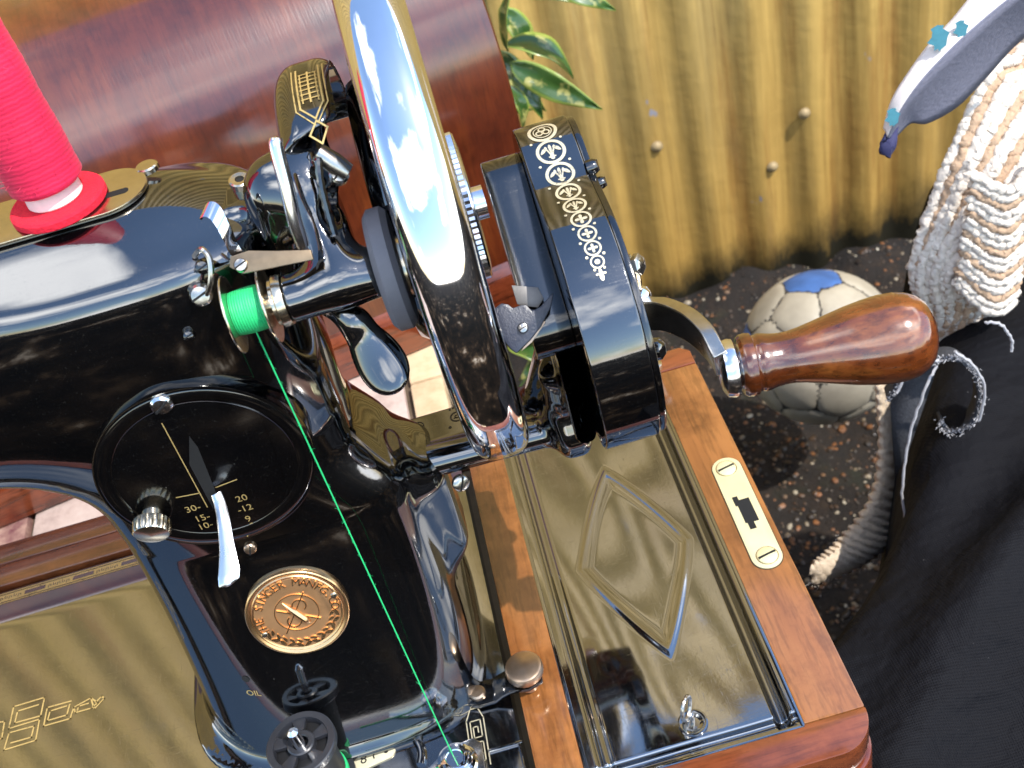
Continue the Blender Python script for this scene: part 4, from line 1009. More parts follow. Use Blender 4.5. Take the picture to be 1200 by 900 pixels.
# mounting arm, flat with a rounded front bead, running from the pillar boss
def mount(X, Y, Z):
    d = s_box(X, Y, Z, (-12, 300.5, 83.4), (33, 9.5, 2.6), 1.6)
    d = smin(d, s_cap(X, Y, Z, (-46, 289, 83), (14, 286.5, 82.5), 6.0, 5.2), 2.5)
    d = smin(d, s_cyl(X, Y, Z, (285, 86), 12.5, 9.5, 20.6, 4), 6)
    d = smin(d, s_cap(X, Y, Z, (14, 286, 92), (15, 270, 122), 5.5, 6.5), 6)
    d = smin(d, s_cap(X, Y, Z, (6, 302, 84), (15, 284, 122), 4.5, 4.5), 6)
    return smin(d, s_box(X, Y, Z, (17.5, 266, 130), (3.4, 17, 22), 3), 5)
ma = sdf_obj('crank_mounting_arm', mount, (-52, 250, 70), (24, 316, 150), 1.0, M['enamel'], sm)
ink = Ink()
for i, xx in enumerate((-36.5, -22, -15, -8, -1, 6)):
    if i == 0: ink.ring((xx, 304), 2.1, 2.5, 24); ink.line([(xx-2.6, 299.5), (xx+2.6, 299.5)], .5); continue
    ink.ring((xx, 304.6-(i%2)*1.0), 2.0, 2.6, 24); ink.ring((xx, 304.6-(i%2)), .5, .95, 16); ink.line([(xx-1.2,304-(i%2)),(xx+1.2,304-(i%2))], .35)
    ink.ring((xx+3.5, 299.4), 1.3, 1.8, 20); ink.disc((xx-3.2, 299), .6)
    for q in range(5): ink.disc((xx-2+q*1.3, 308+.5*math.sin(q*2)), .42, 8)
ink.build('mounting_arm_decal', lambda x, y: Vector((x, y, 86.12)), simple('browned_transfer', (.035,.024,.010), .6), ma)
screw((-42.5, 299, 87), (0,0,1), 2.6, M['rust'], sm, 'mount_screw')
p = Vector((-26.4, 279, 78.1)); screw(p, (.3,-.9,.3), 3.0, M['steel'], sm, 'boss_screw', slot=60)
# drive finger in crinkle finish, with steel leaf and rivet
FO = Vector((6.15, 248.19, 161.19)); FU = Vector((.98,.02,.08)).normalized(); FN = Vector((0,-.75,.66)); FN = (FN-FU*FN.dot(FU)).normalized(); FV = FN.cross(FU)
sc_ = 318/1349.4
def fp(x, y): dx, dy = x-608, y-384; return ((dx*.965+-dy*-.26*0-dy*.0)*sc_, -dy*sc_)
def rotp(pts):
    c, s = math.cos(R(16)), math.sin(R(16)); out = []
    for x, y in pts:
        dx, dy = (x-608)*sc_, -(y-384)*sc_; out.append((dx*c+dy*s, -dx*s+dy*c))
    return out
fing = [(581,360),(590,354),(598,356),(603,361),(612,358),(619,358),(625,366),(636,361),(652,346),(647,364),(634,385),(620,400),(603,414),(596,408),(588,395),(584,378)]
mb = MB(); mb.prism(rotp(fing), -1.6, 1.6, FO, FU, FV, FN); fg = mb.build('drive_finger', M['crinkle'], sm, bevel=.6)
rv = rotp([(613,385)])[0]; screw(FO+FU*rv[0]+FV*rv[1]+FN*1.6, FN, 1.5, M['steel'], fg, 'finger_rivet')
mb = MB(); mb.prism(rotp([(603,333),(634,338),(640,352),(632,362),(622,360),(608,356)]), -3.2, -2.2, FO, FU, FV, FN); mb.build('finger_leaf', simple('dull_steel', (.20,.19,.18), .5, .8, var=.2), sm, bevel=.2)
mb = MB(); mb.prism(rotp([(634,372),(640,380),(622,402),(608,412)]), -2.4, -1.7, FO, FU, FV, FN); mb.build('finger_backing', M['bronze'], sm, bevel=.2)
# crank arm, ferrule, handle
mb = MB(); mb.lathe([(38.2, 8.5), (40.0, 8.5), (40.4, 6.6), (42.5, 6.4), (43.5, 4.0), (44.6, 3.6), (45.2, .1)], (0, *C2), (1,0,0), 40); mb.build('crank_hub', M['steel'], sm)
ca = smooth_path([(40.5, 259, 147.5), (43.5, 253, 149), (47.0, 246, 152.5), (51.0, 236, 155), (53.4, 228, 154.5), (54.6, 221, 152.0)], 7)
mb = MB(); vv = []; k = len(ca)
for j, q in enumerate(ca):
    t = (ca[min(j+1, k-1)]-ca[max(j-1, 0)]).normalized(); wv = Vector((.18, -.55, -.81)); wv = (wv-t*wv.dot(t)).normalized(); n_ = t.cross(wv)
    h = np.interp(j/(k-1), [0, .3, .7, 1], [5.0, 4.5, 4.9, 6.0]); th = 2.0
    for a, b_ in ((-1,-1),(1,-1),(1,1),(-1,1)): vv.append(q+wv*h*a+n_*th*b_)
mb.add(vv, [(j*4+i, j*4+(i+1)%4, (j+1)*4+(i+1)%4, (j+1)*4+i) for j in range(k-1) for i in range(4)]+[(0,1,2,3), tuple((k-1)*4+i for i in (3,2,1,0))])
mb.build('crank_lever', M['steel'], sm, bevel=1.5, smooth=50, seg=3)
HA = Vector((56, 221.02, 149.82)); HB = Vector((109.54, 214.37, 148.7)); hd = (HB-HA).normalized(); HL = (HB-HA).length
mb = MB(); mb.lathe([(-2.2, 5.5), (-1.2, 7.4), (.8, 7.9), (2.0, 7.6), (2.6, 6.2), (3.2, 6.0)], HA, hd, 48); mb.build('handle_ferrule', M['bright'], sm)
mb = MB(); hp = [(3.1,5.9),(3.2,7.6),(4.2,8.3),(5.6,8.5),(7.0,8.35),(7.4,7.7),(8.0,7.5),(9,7.8),(10,7.7),(12,7.2),(14.5,6.9),(17,6.95),(20,7.4),(24,8.3),(28,9.3),(33,10.5),(38,11.4),(42,11.85),(46,11.8),(49,11.2),(51.5,10),(53.3,8.3),(54.4,6.2),(55,3.4),(55.1,.1)]
f_ = HL/55.1
pr = [(h*f_, r) for h, r in hp]; fine = []
for i in range(len(pr)-1):
    for t in (0, .34, .67): fine.append((pr[i][0]*(1-t)+pr[i+1][0]*t, pr[i][1]*(1-t)+pr[i+1][1]*t))
mb.lathe(fine+[pr[-1]], HA, hd, 64); mb.build('crank_handle', M['handle'], sm, smooth=50)
mb = MB(); mb.lathe([(0, 2.3), (2.2, 2.3), (2.4, 3.2), (4.0, 3.2), (4.6, 2.2), (4.8, .1)], Vector((40.65, 258.57, 163.11)), (.8,-.5,.3), 6); mb.build('pinch_bolt', M['steel'], sm, bevel=.2)
mb = MB(); mb.lathe([(0, 3.0), (2, 3.4), (4, 3.0), (5.2, 1.6), (5.5, .1)], Vector((40.59, 258.81, 152.06)), (.75,-.6,.1), 28); mb.build('catch_knob', M['chrome'], sm)
mb = MB(); mb.tube(smooth_path([(41.32, 261.08, 164.77), (42.6, 258.95, 160.32), (42.23, 258.02, 154.27), (40.29, 258.04, 147.94)], 5), 1.1, 8); mb.build('catch_spring', M['nickel'], sm)
mb = MB(); mb.lathe([(0, 2.5), (2.4, 3.6), (4.6, 3.4), (6, 1.8), (6.2, .1)], Vector((42.16, 263.37, 126.46)), (.9,-.3,.1), 28); mb.build('cover_stud', M['enamel'], sm)
screw(Vector((37.54, 272.75, 188.85)), (1,-.1,.1), 2.2, M['enamel_worn'], sm, 'cover_screw', h=2.2)
screw(Vector((38.42, 270.15, 184.77)), (1,-.1,.1), 1.8, M['enamel_worn'], sm, 'cover_screw', h=2.2)
bs = Vector((64.5, 385.1, 7)); mb = MB(); mb.lathe([(-7.5, 2.2), (0, 2.2), (.2, 3.3), (2.4, 3.3), (2.8, 2.4), (3, .1)], bs, (0,0,1), 32, knurl=(.1, 2.5, .2)); mb.build('hold_down_screw', M['nickel'], base)

# ------------------------------------------------------------------ spool of red thread on the arm
sp = thing('thread_spool', 'tall white spool wound with bright red thread standing on top of the machine arm', 'thread spool', (-104, 288, 214.4))
ft = tag(MB().lathe([(0, 12.8), (.5, 13.3), (2.2, 13.2), (2.8, 12.6), (2.9, 2.5), (0, 2.5)], (-104, 288, 214.4), (0,0,1), 56).build('felt_disc', M['felt'], None, org=(-104, 288, 214.4)), 'round red felt pad under the red thread spool on the arm plate', 'felt pad')
mb = MB(); mb.lathe([(3, 7.4), (3.4, 7.7), (8.5, 7.4), (60, 5.5), (60, 1.8), (3, 1.8)], (-104, 288, 214.4), (0,0,1), 48, cap=False); mb.build('spool_core', M['core'], sp)
mb = MB(); pf = [(7.6, 7.5), (7.9, 9.2), (8.8, 10.1)]+[(h, 10.25-.012*h+.05*math.sin(h*1.9)+.12*math.sin(h*.33+1)) for h in np.arange(9.5, 62, .8)]+[(62, 6)]
mb.lathe(pf, (-104, 288, 214.4), (0,0,1), 72); mb.build('red_winding', M['thread_r'], sp, smooth=80)
mb = MB()
for k in range(90):
    a = random.uniform(2.6, 6.1); h = random.uniform(9, 50); p0 = Vector((-104+10.1*math.cos(a), 288+10.1*math.sin(a), 214.4+h))
    p1 = p0+Vector((math.cos(a)*1.1+random.uniform(-1,1), math.sin(a)*1.1, random.uniform(-1,1))); p2 = p1+Vector((random.uniform(-1,1), 0, random.uniform(-1,1)))
    mb.tube([p0, p1, p2], .05, 4)
tag(mb.build('loose_fibres', M['thread_r'], sp), kind='stuff')

# ------------------------------------------------------------------ bobbin with green thread on the winder
mbf = MB()
for k in range(0):
    pass
bo = thing('bobbin', 'small metal bobbin of bright green thread on the winder spindle', 'bobbin', (-60, BA[0], BA[1]))
for x0 in (-64.6, -54.8):
    mb = MB(); mb.lathe([(0, 1.7), (0, 10.3), (.25, 10.5), (.6, 10.3), (.6, 1.7)], (x0, *BA), (1,0,0), 56, cap=False); mb.build('bobbin_flange', M['nickel'], bo)
mb = MB(); mb.lathe([(-64.2+.2, 5.2)]+[(x, 5.7+.35*math.sin((x+64)/9.2*math.pi)+.07*math.sin(x*9)) for x in np.arange(-63.9, -54.9, .15)], (0, *BA), (1,0,0), 44); mb.build('green_winding', M['thread_g'], bo)
mb = MB(); mb.lathe([(0, 2.4), (10, 2.4)], (-64.4, *BA), (1,0,0), 20); mb.build('bobbin_hub', M['steel'], bo)
t0_, t1_ = Vector((-59.8, 244.81, 188.34)), Vector((tb.x-.5, tb.y+1.5, 8.0))
mb = MB(); pts = [t0_.lerp(t1_, i/40)+Vector((0, 0, -1.0*math.sin(math.pi*i/40))) for i in range(41)]
mb.tube(pts, .23, 7, wob=lambda j, a: 1+.12*math.sin(j*3+a*2)); gt_ = mb.build('green_strand', M['thread_g'], None, org=t1_)
mb = MB()
for k in range(170):
    q = random.choice(pts); d = Vector((random.gauss(0,1), random.gauss(0,1), random.gauss(0,1))).normalized(); e = q+d*random.uniform(.3,.8)+Vector((0,0,random.uniform(-.6,.6))); mb.tube([q, e, e+Vector((random.gauss(0,.3),0,random.gauss(0,.4)))], .035, 3)
tag(mb.build('strand_fuzz', M['thread_g'], gt_, smooth=0), kind='stuff')
tag(gt_, 'taut green thread running from the bobbin down to the tension disc on the bed', 'thread')
mb = MB(); mb.tube([t1_, t1_+Vector((-14, -3.5, -2)), Vector((rp_.x+14, rp_.y-6, 8))], .3, 7); mb.build('strand_tail', M['thread_g'], gt_)
# black plastic reel standing on the bed pin
rl = thing('thread_reel', 'black plastic reel with open spokes standing on the bed pin beside the cream number plate', 'thread reel', (rp_.x, rp_.y, 1.4))
rc_ = Vector((-103.8, 231.2, 27)); rx, ry = rc_.x+.2, rc_.y
mb = MB(); mb.lathe([(24.2, 9.6), (24.2, 11.6), (24.8, 12.3), (27.2, 12.3), (27.6, 11.9), (27.6, 9.8), (26.6, 9.4), (24.2, 9.4)], (rx, ry, 0), (0,0,1), 72, cap=False); mb.build('reel_rim', M['plastic'], rl)
mb = MB(); mb.lathe([(22, 2.6), (22, 5.0), (27.4, 4.9), (27.8, 4.4), (27.8, 3.0), (27.3, 2.6)], (rx, ry, 0), (0,0,1), 40, cap=False); mb.build('reel_hub', M['plastic'], rl)
for k in range(5):
    a = R(72*k+20); u_ = Vector((math.cos(a), math.sin(a), 0)); v_ = Vector((-u_.y, u_.x, 0))
    mb = MB(); mb.prism([(4.4,-1.1),(9.8,-2.6),(9.8,2.6),(4.4,1.1)], 25.0, 27.0, (rx, ry, 0), u_, v_, (0,0,1)); mb.build('reel_spoke', M['plastic'], rl, bevel=.2)
mb = MB(); mb.lathe([(2, 9.5), (24.3, 9.8)], (rx, ry, 0), (0,0,1), 56); mb.build('reel_barrel', simple('dark_barrel', (.006,.006,.007), .5), rl)
mb = MB(); mb.lathe([(1.4, 12), (3.4, 12), (3.6, 9.5)], (rx, ry, 0), (0,0,1), 56); mb.build('reel_foot', M['plastic'], rl)
mb = MB(); mb.lathe([(3.6, 9.7), (4, 10.1), (6.5, 10.1), (7, 9.7)], (rx, ry, 0), (0,0,1), 56); mb.build('green_winding', M['thread_g'], rl)

# ------------------------------------------------------------------ football by the fence
BC = Vector((423.27, 1146.92, -741.22)); BR = 107
ball = thing('football', 'scuffed cream and blue football lying on the soil behind the crank handle', 'football', (BC.x, BC.y, BC.z-BR))
bm = bmesh.new(); bmesh.ops.create_icosphere(bm, subdivisions=1, radius=1)
icov = [v.co.copy() for v in bm.verts]; icfaces = [[v.index for v in f.verts] for f in bm.faces]; bm.free()
phi = []
bm = bmesh.new(); bmesh.ops.create_icosphere(bm, subdivisions=5, radius=1); allv = [v.co.copy() for v in bm.verts]; allf = [[v.index for v in f.verts] for f in bm.faces]; bm.free()
g_ = (1+5**.5)/2
vert12 = [Vector(v).normalized() for v in ((0,1,g_),(0,-1,g_),(0,1,-g_),(0,-1,-g_),(1,g_,0),(-1,g_,0),(1,-g_,0),(-1,-g_,0),(g_,0,1),(g_,0,-1),(-g_,0,1),(-g_,0,-1))]
fc20 = [];
for i in range(12):
    for j in range(i):
        for k in range(j):
            a, b, c = vert12[i], vert12[j], vert12[k]
            if a.dot(b) > .4 and b.dot(c) > .4 and a.dot(c) > .4: fc20.append((a+b+c).normalized())
cent = [(c, 1.00) for c in vert12]+[(c, 1.0) for c in fc20]
ROT = Euler((R(28), R(-24), R(35))).to_matrix()
def own(p):
    best = sorted(((p.dot(c)+(0 if i < 12 else .018)), i) for i, (c, _) in enumerate(cent))
    return best[-1][1], best[-1][0]-best[-2][0]
groups = {}
info = [own(p) for p in allv]
for f in allf:
    c = (allv[f[0]]+allv[f[1]]+allv[f[2]])/3; o_, _ = own(c.normalized()); groups.setdefault(o_, []).append(f)
blue = set(sorted(range(32), key=lambda i: (ROT@cent[i][0]-Vector((-.22,.25,.94))).length)[:1]) | {5, 9, 20}
for gi, fs in groups.items():
    mb = MB(); mp_ = {}
    for f in fs:
        q = []
        for i in f:
            if i not in mp_:
                dpt = .976+.024*min(1, info[i][1]/.030) if info[i][0] == gi else .972
                mp_[i] = len(mb.v); mb.v.append(tuple(BC+ROT@(allv[i]*BR*dpt)))
            q.append(mp_[i])
        mb.f.append(tuple(q)); mb.mi.append(0)
    mb.build('panel', M['ball_b'] if gi in blue else M['ball_w'], ball, smooth=60, label='faded blue panel' if gi in blue else None)
mb = MB(); mb.add([BC+ROT@(v*BR*.982) for v in allv], allf); mb.build('seams', M['ball_s'], ball, smooth=60)

# ------------------------------------------------------------------ spotted laurel by the fence
plant = thing('spotted_laurel', 'variegated spotted laurel with yellow flecked leaves behind the case lid', 'plant', (60, 930, GZ))
def leaf(a, b, wid, bend, roll, name='leaf'):
    a, b = Vector(a), Vector(b); ax = (b-a); Ln = ax.length; ax.normalize()
    side = ax.cross(Vector((0, -.66, .75))).normalized(); nr = side.cross(ax)
    side = (side*math.cos(roll)+nr*math.sin(roll)).normalized(); nr = side.cross(ax).normalized()
    mb = MB(); n, m_ = 14, 7; ed = []
    for i in range(n+1):
        t = i/n; w_ = wid*max(.02, (math.sin(math.pi*min(1, t**.8))**.85))*(1-.25*t); c = a+ax*Ln*t-nr*bend*(t-.5)**2*4+nr*bend
        for j in range(m_):
            s = (j/(m_-1)-.5)*2; mb.v.append(tuple(c+side*s*w_+nr*(abs(s)*w_*.28+.6*math.sin(t*14+j)))); ed.append(abs(s))
    for i in range(n):
        for j in range(m_-1): mb.f.append((i*m_+j, i*m_+j+1, (i+1)*m_+j+1, (i+1)*m_+j)); mb.mi.append(0)
    o_ = mb.build(name, M['leaf'], plant, smooth=180); at = o_.data.attributes.new('edge', 'FLOAT', 'POINT'); at.data.foreach_set('value', ed)
    md = o_.modifiers.new('t', 'SOLIDIFY'); md.thickness = .5*MM
for a, b, wd, bd, ro in (((69.6, 850, -59), (130, 812, -101.1), 12.5, 9, -.5), ((71, 885, -59.7), (120, 870, -98.8), 15, 14, .5), ((71.7, 860, -54.6), (85.2, 850, 2.7), 9, 4, 1.0), ((79.9, 880, -16), (140.1, 850, -30.9), 8, 6, .2),
        ((110.7, 850, -4.8), (158.7, 840, -37.3), 8, 5, -.3), ((73, 900, -97.1), (88.7, 880, -133), 9, 8, .2), ((67, 880, -93.5), (69.1, 870, -129.8), 9, 6, .7), ((81.5, 930, -105.9), (97.9, 925, -151), 10, 6, -.9), ((78, 930, -49.1), (96.9, 930, -102.4), 14, 6, .4), ((63.2, 940, -88.5), (87.5, 940, -146.7), 14, 6, .2)):
    leaf(a, b, wd, bd, ro)
for k in range(26):
    z = random.uniform(-900, -40); a = random.uniform(0, 6.28); c0_ = Vector((45+random.uniform(-40,25), 950, z)); d_ = Vector((math.cos(a), math.sin(a)*.8, random.uniform(-.5,.3)))
    if c0_.x+d_.x*80 > 118: d_.x = -abs(d_.x)
    leaf(c0_, c0_+d_*random.uniform(55, 90), random.uniform(11, 15), 8, random.uniform(-.8,.8))
mb = MB()
for k in range(4): mb.tube(smooth_path([(60+k*6, 950, GZ), (50+k*8, 945, -500), (66-k*5, 930+k*8, -40), (70+4*k, 880, 30)], 6), 2.6, 8)
mb.build('stem', M['stem'], plant)
# grass tuft below the bench edge
mb = MB()
for k in range(340):
    x, y = random.gauss(40, 60), random.gauss(1150, 110); h = random.uniform(50, 150); a = random.uniform(0, 6.28); w_ = random.uniform(1.5, 3.2)
    d = Vector((math.cos(a), math.sin(a), 0)); s = Vector((-d.y, d.x, 0))*w_; b0 = Vector((x, y, GZ)); c = b0+d*h*.25+Vector((0,0,h*.7)); t = b0+d*h*.7+Vector((0,0,h))
    mb.add([b0-s, b0+s, c+s*.8, c-s*.8, t], [(0,1,2,3), (3,2,4)])
tag(mb.build('grass_tuft', M['grass'], smooth=0), 'green grass blades growing on the soil beyond the bench edge', 'grass', kind='stuff')

# ------------------------------------------------------------------ cord rug, black cloth, grey flap
rug = thing('corded_rug', 'rug of thick white and beige cotton cords hanging over the black bag', 'rug', (280, 560, -400))
def cord(pts, r, mat, ph, tw=1.0, fuzz=None):
    pth = smooth_path(pts, 9); L_ = sum((pth[i+1]-pth[i]).length for i in range(len(pth)-1)); n = max(12, int(L_/(r*.42)))
    # resample
    cum = [0]
    for i in range(len(pth)-1): cum.append(cum[-1]+(pth[i+1]-pth[i]).length)
    arr_ = np.array([tuple(p) for p in pth]); s_ = np.linspace(0, cum[-1], n); q = [Vector((np.interp(t, cum, arr_[:,0]), np.interp(t, cum, arr_[:,1]), np.interp(t, cum, arr_[:,2]))) for t in s_]
    q = [p+Vector((random.gauss(0,.14), random.gauss(0,.14), random.gauss(0,.14)))*r for p in q]
    mb = MB(); mb.tube(q, [r*random.uniform(.94, 1.06) for _ in q], 15, wob=lambda j, a: .86+.24*abs(math.sin(a*1.5+j*.30*tw+ph)))
    mb.build('cord', mat, rug, smooth=70); return q
allq = []
# fan of cords: left contour to right contour, converging at the lower end
Lc = [(392, 600, 190), (322.8, 535, 36.8), (291.4, 520, 20.8), (267.3, 505, -8.1), (251.6, 500, -44.6), (240.5, 498, -81.7), (249.2, 500, -120.3), (257.6, 505, -157.5)]
Rc = [(520, 620, 150), (415, 560, -99.4), (367, 520, -84.4), (325.2, 490, -75.3), (300.3, 480, -84), (287.8, 482, -98.4), (285.6, 490, -125.9), (270.6, 500, -156.1)]
nc = 24
for i in range(nc):
    t = i/(nc-1); pts = []
    for k in range(8):
        a, b = Vector(Lc[k]), Vector(Rc[k]); bul = math.sin(math.pi*t)
        p = a.lerp(b, t)+Vector((0, -26*bul*(1-k/8), 10*bul)); p += Vector((math.sin(i*2.1+k*1.3), 0, math.cos(i*1.7+k)))*1.6; pts.append(p)
    q = cord(pts, 3.1, M['cord_b'] if i % 3 == 1 else M['cord_w'], i, 1 if i % 2 else -1); allq += q
# herringbone cords crossing on the right
for i in range(17):
    t = i/16; a = Vector((262.4, 478, -9.7)).lerp(Vector((255.2, 476, -77.3)), t); b = Vector((297.6, 478, -13.5)).lerp(Vector((288.8, 470, -100.6)), t); m_ = (a+b)/2+Vector((0,-7,-9))
    q = cord([a, m_, b+Vector((0,0,3))], 2.7, M['cord_b'] if i % 3 == 2 else M['cord_w'], i*.7, 1 if i % 2 else -1); allq += q
# hanging edge: short cords stacked like ribs
A0 = [(242, 520, -147.3), (219.8, 500, -157), (212, 480, -196.1), (195.5, 455, -211.4), (163.7, 425, -204.7), (135.8, 400, -188.2)]
B0 = [(264.7, 520, -155.8), (237.8, 510, -176.3), (229.2, 490, -216.9), (216.9, 465, -239.7), (192.7, 430, -235.9), (137.5, 400, -210.1)]
Ap, Bp = smooth_path(A0, 26), smooth_path(B0, 26)
mb = MB(); k = len(Ap); nn = 20; vv = []; s_ = 0.0
for j in range(k):
    a, b = Ap[j], Bp[j]
    if j: s_ += ((a+b)/2-(Ap[j-1]+Bp[j-1])/2).length
    w_ = (b-a)/2; c = (a+b)/2; end = min(1, (k-1-j)/7.0)**.5; dn = (Ap[min(j+1, k-1)]+Bp[min(j+1, k-1)]-Ap[max(j-1, 0)]-Bp[max(j-1, 0)]).normalized()
    th = max(4.5, min(9, w_.length*.55))
    for i in range(nn):
        t = 2*math.pi*i/nn; sag = 3.2*math.cos(2*t)
        rib = .84+.26*abs(math.sin((s_+sag)*math.pi/7.4))+.02*math.sin(i*2.7+j*1.3)
        vv.append(c+w_*math.cos(t)*rib*(.35+.65*end)+Vector((0, -.75, .66))*math.sin(t)*th*rib*end+dn*(2.5*math.cos(t)**2)+Vector((random.gauss(0,.18), random.gauss(0,.18), random.gauss(0,.18))))
    if j % 2 == 0:
        allq += [vv[-1-random.randrange(nn)]-Vector((0,0,2.4)) for _ in range(5)]
mb.add(vv, [(j*nn+i, j*nn+(i+1)%nn, (j+1)*nn+(i+1)%nn, (j+1)*nn+i) for j in range(k-1) for i in range(nn)]+[tuple(range(nn)), tuple((k-1)*nn+i for i in range(nn-1,-1,-1))])
mb.build('ribbed_tail', M['cord_g'], rug, smooth=80, label='narrow ribbed tail of the rug hanging in shade')
# under layer of the fan
mb = MB(); vv = []
for k in range(8):
    for i in range(9):
        t = i/8; a, b = Vector(Lc[k]), Vector(Rc[k]); vv.append(a.lerp(b, t)+Vector((0, -26*math.sin(math.pi*t)*(1-k/8)+3, 0)))
mb.add(vv, [(j*9+i, j*9+i+1, (j+1)*9+i+1, (j+1)*9+i) for j in range(7) for i in range(8)]); ul = mb.build('rug_underlay', M['cord_b'], rug, smooth=60)
mb = MB()
for q in random.sample(allq, min(len(allq), 6000)):
    for _ in range(2):
        d = Vector((random.gauss(0,1), random.gauss(-.3,1), random.gauss(0,1))).normalized(); p0 = q+d*2.9; mb.tube([p0-d*.8, p0+d*random.uniform(.4,1.2)+Vector((random.gauss(0,.5),0,random.gauss(0,.5)))], [.13,.06], 3)
tag(mb.build('cotton_fuzz', M['cord_w'], rug, smooth=0), kind='stuff')

# black cloth bag
rngb = np.random.default_rng(3)
bag = thing('black_cloth_bag', 'large black cloth bag slumped beside the wooden base', 'bag', (300, 420, -990))
def bag_left(y): return np.interp(y, [100, 245, 300, 330, 360, 390, 430, 470, 560, 640], [85, 85, 86, 104, 134, 165, 186, 208, 262, 300])
def bagz(u, y):      # u: mm to the right of the left edge
    top = np.interp(y, [60, 200, 320, 430, 560, 640], [-150, -135, -120, -118, -120, -105])
    z = top+np.interp(y, [200, 300, 345], [25, 20, 0])*math.exp(-u/30)-float(np.interp(y, [305, 350], [18, 260]))*math.exp(-(u/13.0))-12*math.exp(-((u-80)/50)**2)
    z += 10*math.sin(u*.021+y*.013+1)+6*math.sin(u*.047-y*.031)+9*math.exp(-((u-.9*(y-230)-20)/24)**2)-8*math.exp(-((u-.9*(y-230)-66)/30)**2)
    z += 7*math.exp(-((u+.5*y-330)/22)**2)
    return z
mb = MB(); us = [0, 3, 7, 12, 18, 26, 36, 48]+list(np.arange(60, 520, 9)); ys = list(np.arange(40, 660, 9)); n = len(us)
vv = [(float(bag_left(y))+u-6*math.exp(-u/10), y, bagz(u, y)) for y in ys for u in us]
mb.add(vv, [(j*n+i, j*n+i+1, (j+1)*n+i+1, (j+1)*n+i) for j in range(len(ys)-1) for i in range(n-1)])
sk = []
k = len(mb.v)
for j, y in enumerate(ys): mb.v.append((float(bag_left(y))+14, y, -980))
for j in range(len(ys)-1): mb.f.append((j*n, (j+1)*n, k+j+1, k+j)); mb.mi.append(0)
k2 = len(mb.v)
for i in range(n): mb.v.append((vv[(len(ys)-1)*n+i][0], 668, -980))
for i in range(n-1): mb.f.append(((len(ys)-1)*n+i, (len(ys)-1)*n+i+1, k2+i+1, k2+i)); mb.mi.append(0)
mb.build('bag_body', M['bag'], bag, smooth=80)
# frayed charcoal cloth curling at the bag mouth
fr = thing('frayed_cloth', 'frayed charcoal cloth scrap with a curled end and pale loose threads below the rug', 'cloth', (260, 480, -200))
cu_ = [(190.3, 420, -95.3), (199.1, 417, -77.2), (210.3, 412, -67.6), (221.4, 407, -65.2), (230.6, 404, -78.1), (234, 403, -97.1), (229.9, 404, -114.3), (219.2, 407, -119.5), (215.6, 411, -112.6)]
cp = smooth_path(cu_, 8); mb = MB(); k = len(cp); vv = []
for j, p in enumerate(cp):
    wq = 13*(1-.35*j/k); sd_ = Vector((.25, .75, -.35)).normalized(); vv += [p+Vector((0,0,random.gauss(0,.5))), p+sd_*wq*.5+Vector((0,0,-1)), p+sd_*wq*1.6]
mb.add(vv, [(j*3+i, j*3+i+1, (j+1)*3+i+1, (j+1)*3+i) for j in range(k-1) for i in range(2)])
cs = mb.build('cloth_strip', M['denim'], fr, smooth=60); md = cs.modifiers.new('t', 'SOLIDIFY'); md.thickness = 1.6*MM
mb = MB()
for p in cp:
    for _ in range(9):
        q = p+Vector((random.gauss(0,1), random.gauss(0,1), random.gauss(0,1))); mb.tube([q, q+Vector((random.gauss(0,.7), random.gauss(-.4,.7), random.gauss(.1,.7)))], [.25,.14], 3)
tag(mb.build('frayed_edge', M['fray'], fr, smooth=0), kind='stuff')
mb = MB(); mb.add([Vector(p)+Vector((0,2,0)) for p in ((197.6, 424, -73.5), (218.4, 417, -71.2), (211.9, 420, -103.8), (200.2, 417, -143.5), (192.9, 414, -151.7), (194.1, 423, -106))], [(0,1,2,3,4,5)]); o_ = mb.build('cloth_fall', M['denim'], fr); md = o_.modifiers.new('t', 'SOLIDIFY'); md.thickness = 1.5*MM
for pts in ([(212.1, 410, -69), (204.6, 406, -79), (195.5, 404, -108.4), (189.9, 399, -141.8), (189, 394, -170.9), (182.8, 392, -186.4)], [(215.1, 399, -51.5), (224.4, 397, -62.6), (231.8, 397, -81.6), (231, 398, -105.3)], [(230, 398, -37.2), (235.2, 394, -37.1), (241.2, 394, -47.6), (242.9, 394, -57.3)], [(210.9, 406, -61.6), (196.9, 407, -60.6), (189.9, 407, -77.2)]):
    mb = MB(); q = smooth_path(pts, 8); mb.tube([p+Vector((random.gauss(0,.2), 0, random.gauss(0,.2))) for p in q], .75, 6, wob=lambda j, a: 1+.3*math.sin(j*2+a)); mb.build('loose_thread', M['fray'], fr)

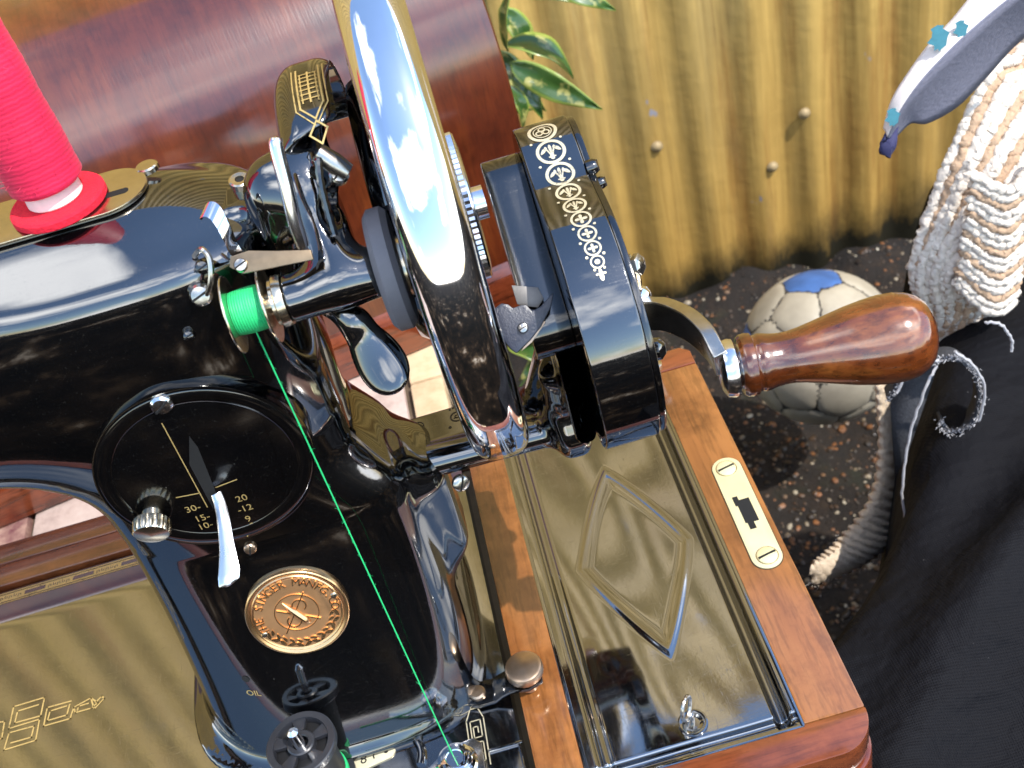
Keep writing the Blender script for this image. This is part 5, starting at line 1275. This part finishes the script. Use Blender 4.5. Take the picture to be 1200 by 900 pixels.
# padded fabric flap at the top right
fl = thing('fabric_flap', 'lavender lined flap of white cotton with teal motifs hanging over the rug', 'cloth', (240, 470, 40))
def F(x, y, d=470): return None
top = [(202.6, 452, 51.8), (206.3, 452, 65.2), (214.4, 454, 74.9), (226.2, 457, 85.4), (238.6, 460, 92.9), (252.9, 464, 103.4), (271.4, 470, 112.6)]
mid = [(202.5, 448, 49.4), (207.7, 446, 63.4), (216.4, 446, 74.3), (228.6, 447, 84.1), (242, 449, 91.7), (258.9, 452, 99.2), (282.1, 456, 106.7)]
bot = [(209.1, 456, 42.9), (217.6, 458, 47), (227.2, 460, 42.9), (244.7, 466, 43.1), (261.2, 472, 49.9), (282, 478, 61.6), (312.3, 484, 70.3)]
def strip(a, b, nm, mat, bulge, nn_=6):
    A_, B_ = smooth_path(a, 6), smooth_path(b, 6); mb = MB(); k = len(A_)
    for p, q in zip(A_, B_):
        for j in range(nn_+1):
            t = j/nn_; mb.v.append(tuple(p.lerp(q, t)+Vector((0, -bulge*math.sin(math.pi*t), bulge*.5*math.sin(math.pi*t)))))
    m_ = nn_+1
    for i in range(k-1):
        for j in range(nn_): mb.f.append((i*m_+j, i*m_+j+1, (i+1)*m_+j+1, (i+1)*m_+j)); mb.mi.append(0)
    o_ = mb.build(nm, mat, fl, smooth=180); md = o_.modifiers.new('t', 'SOLIDIFY'); md.thickness = 2.2*MM; md.offset = 0; return o_
strip(top, mid, 'printed_top', M['print'], .9); strip(mid, bot, 'lining', M['lav'], -1.6)
mb = MB(); mb.tube(smooth_path(mid, 6), 1.0, 8); mb.build('piping', M['lav'], fl)
tA = smooth_path([(205.6, 452, 47.1), (201.3, 450, 49.6), (198.7, 448, 46.9), (200, 447, 40.9)], 6); tB = smooth_path([(212.8, 455, 51.6), (208.1, 452, 49.1), (205.1, 449, 45.2), (201.7, 448, 38.3)], 6); mb = MB()
for j, (p, q) in enumerate(zip(tA, tB)):
    for t in (0, .35, .7, 1): mb.v.append(tuple(p.lerp(q, t)+Vector((0, -2.0*math.sin(t*5+j*.3), 1.0*math.sin(t*4)))))
for j in range(len(tA)-1):
    for i in range(3): mb.f.append((j*4+i, j*4+i+1, (j+1)*4+i+1, (j+1)*4+i)); mb.mi.append(0)
o_ = mb.build('bound_tip', M['navy'], fl, smooth=60); md = o_.modifiers.new('t', 'SOLIDIFY'); md.thickness = 1.8*MM
for (a, b, r) in (((203.6, 446, 60.6), (1,0,0), 3.4), ((226.6, 450, 91.8), (1,0,0), 4.6), ((236.9, 450, 92.8), (1,0,0), 3.2)):
    n_ = Vector((-.45,-.75,.5)).normalized(); u_, v_, n_ = frame(n_); mb = MB(); mb.prism([(r*(.8+.35*math.sin(k*2.3))*math.cos(k*math.pi/8), r*(1.2+.3*math.sin(k*3.1))*math.sin(k*math.pi/8)) for k in range(16)], -.6, .25, a, u_, v_, n_); mb.build('teal_motif', M['teal'], fl)
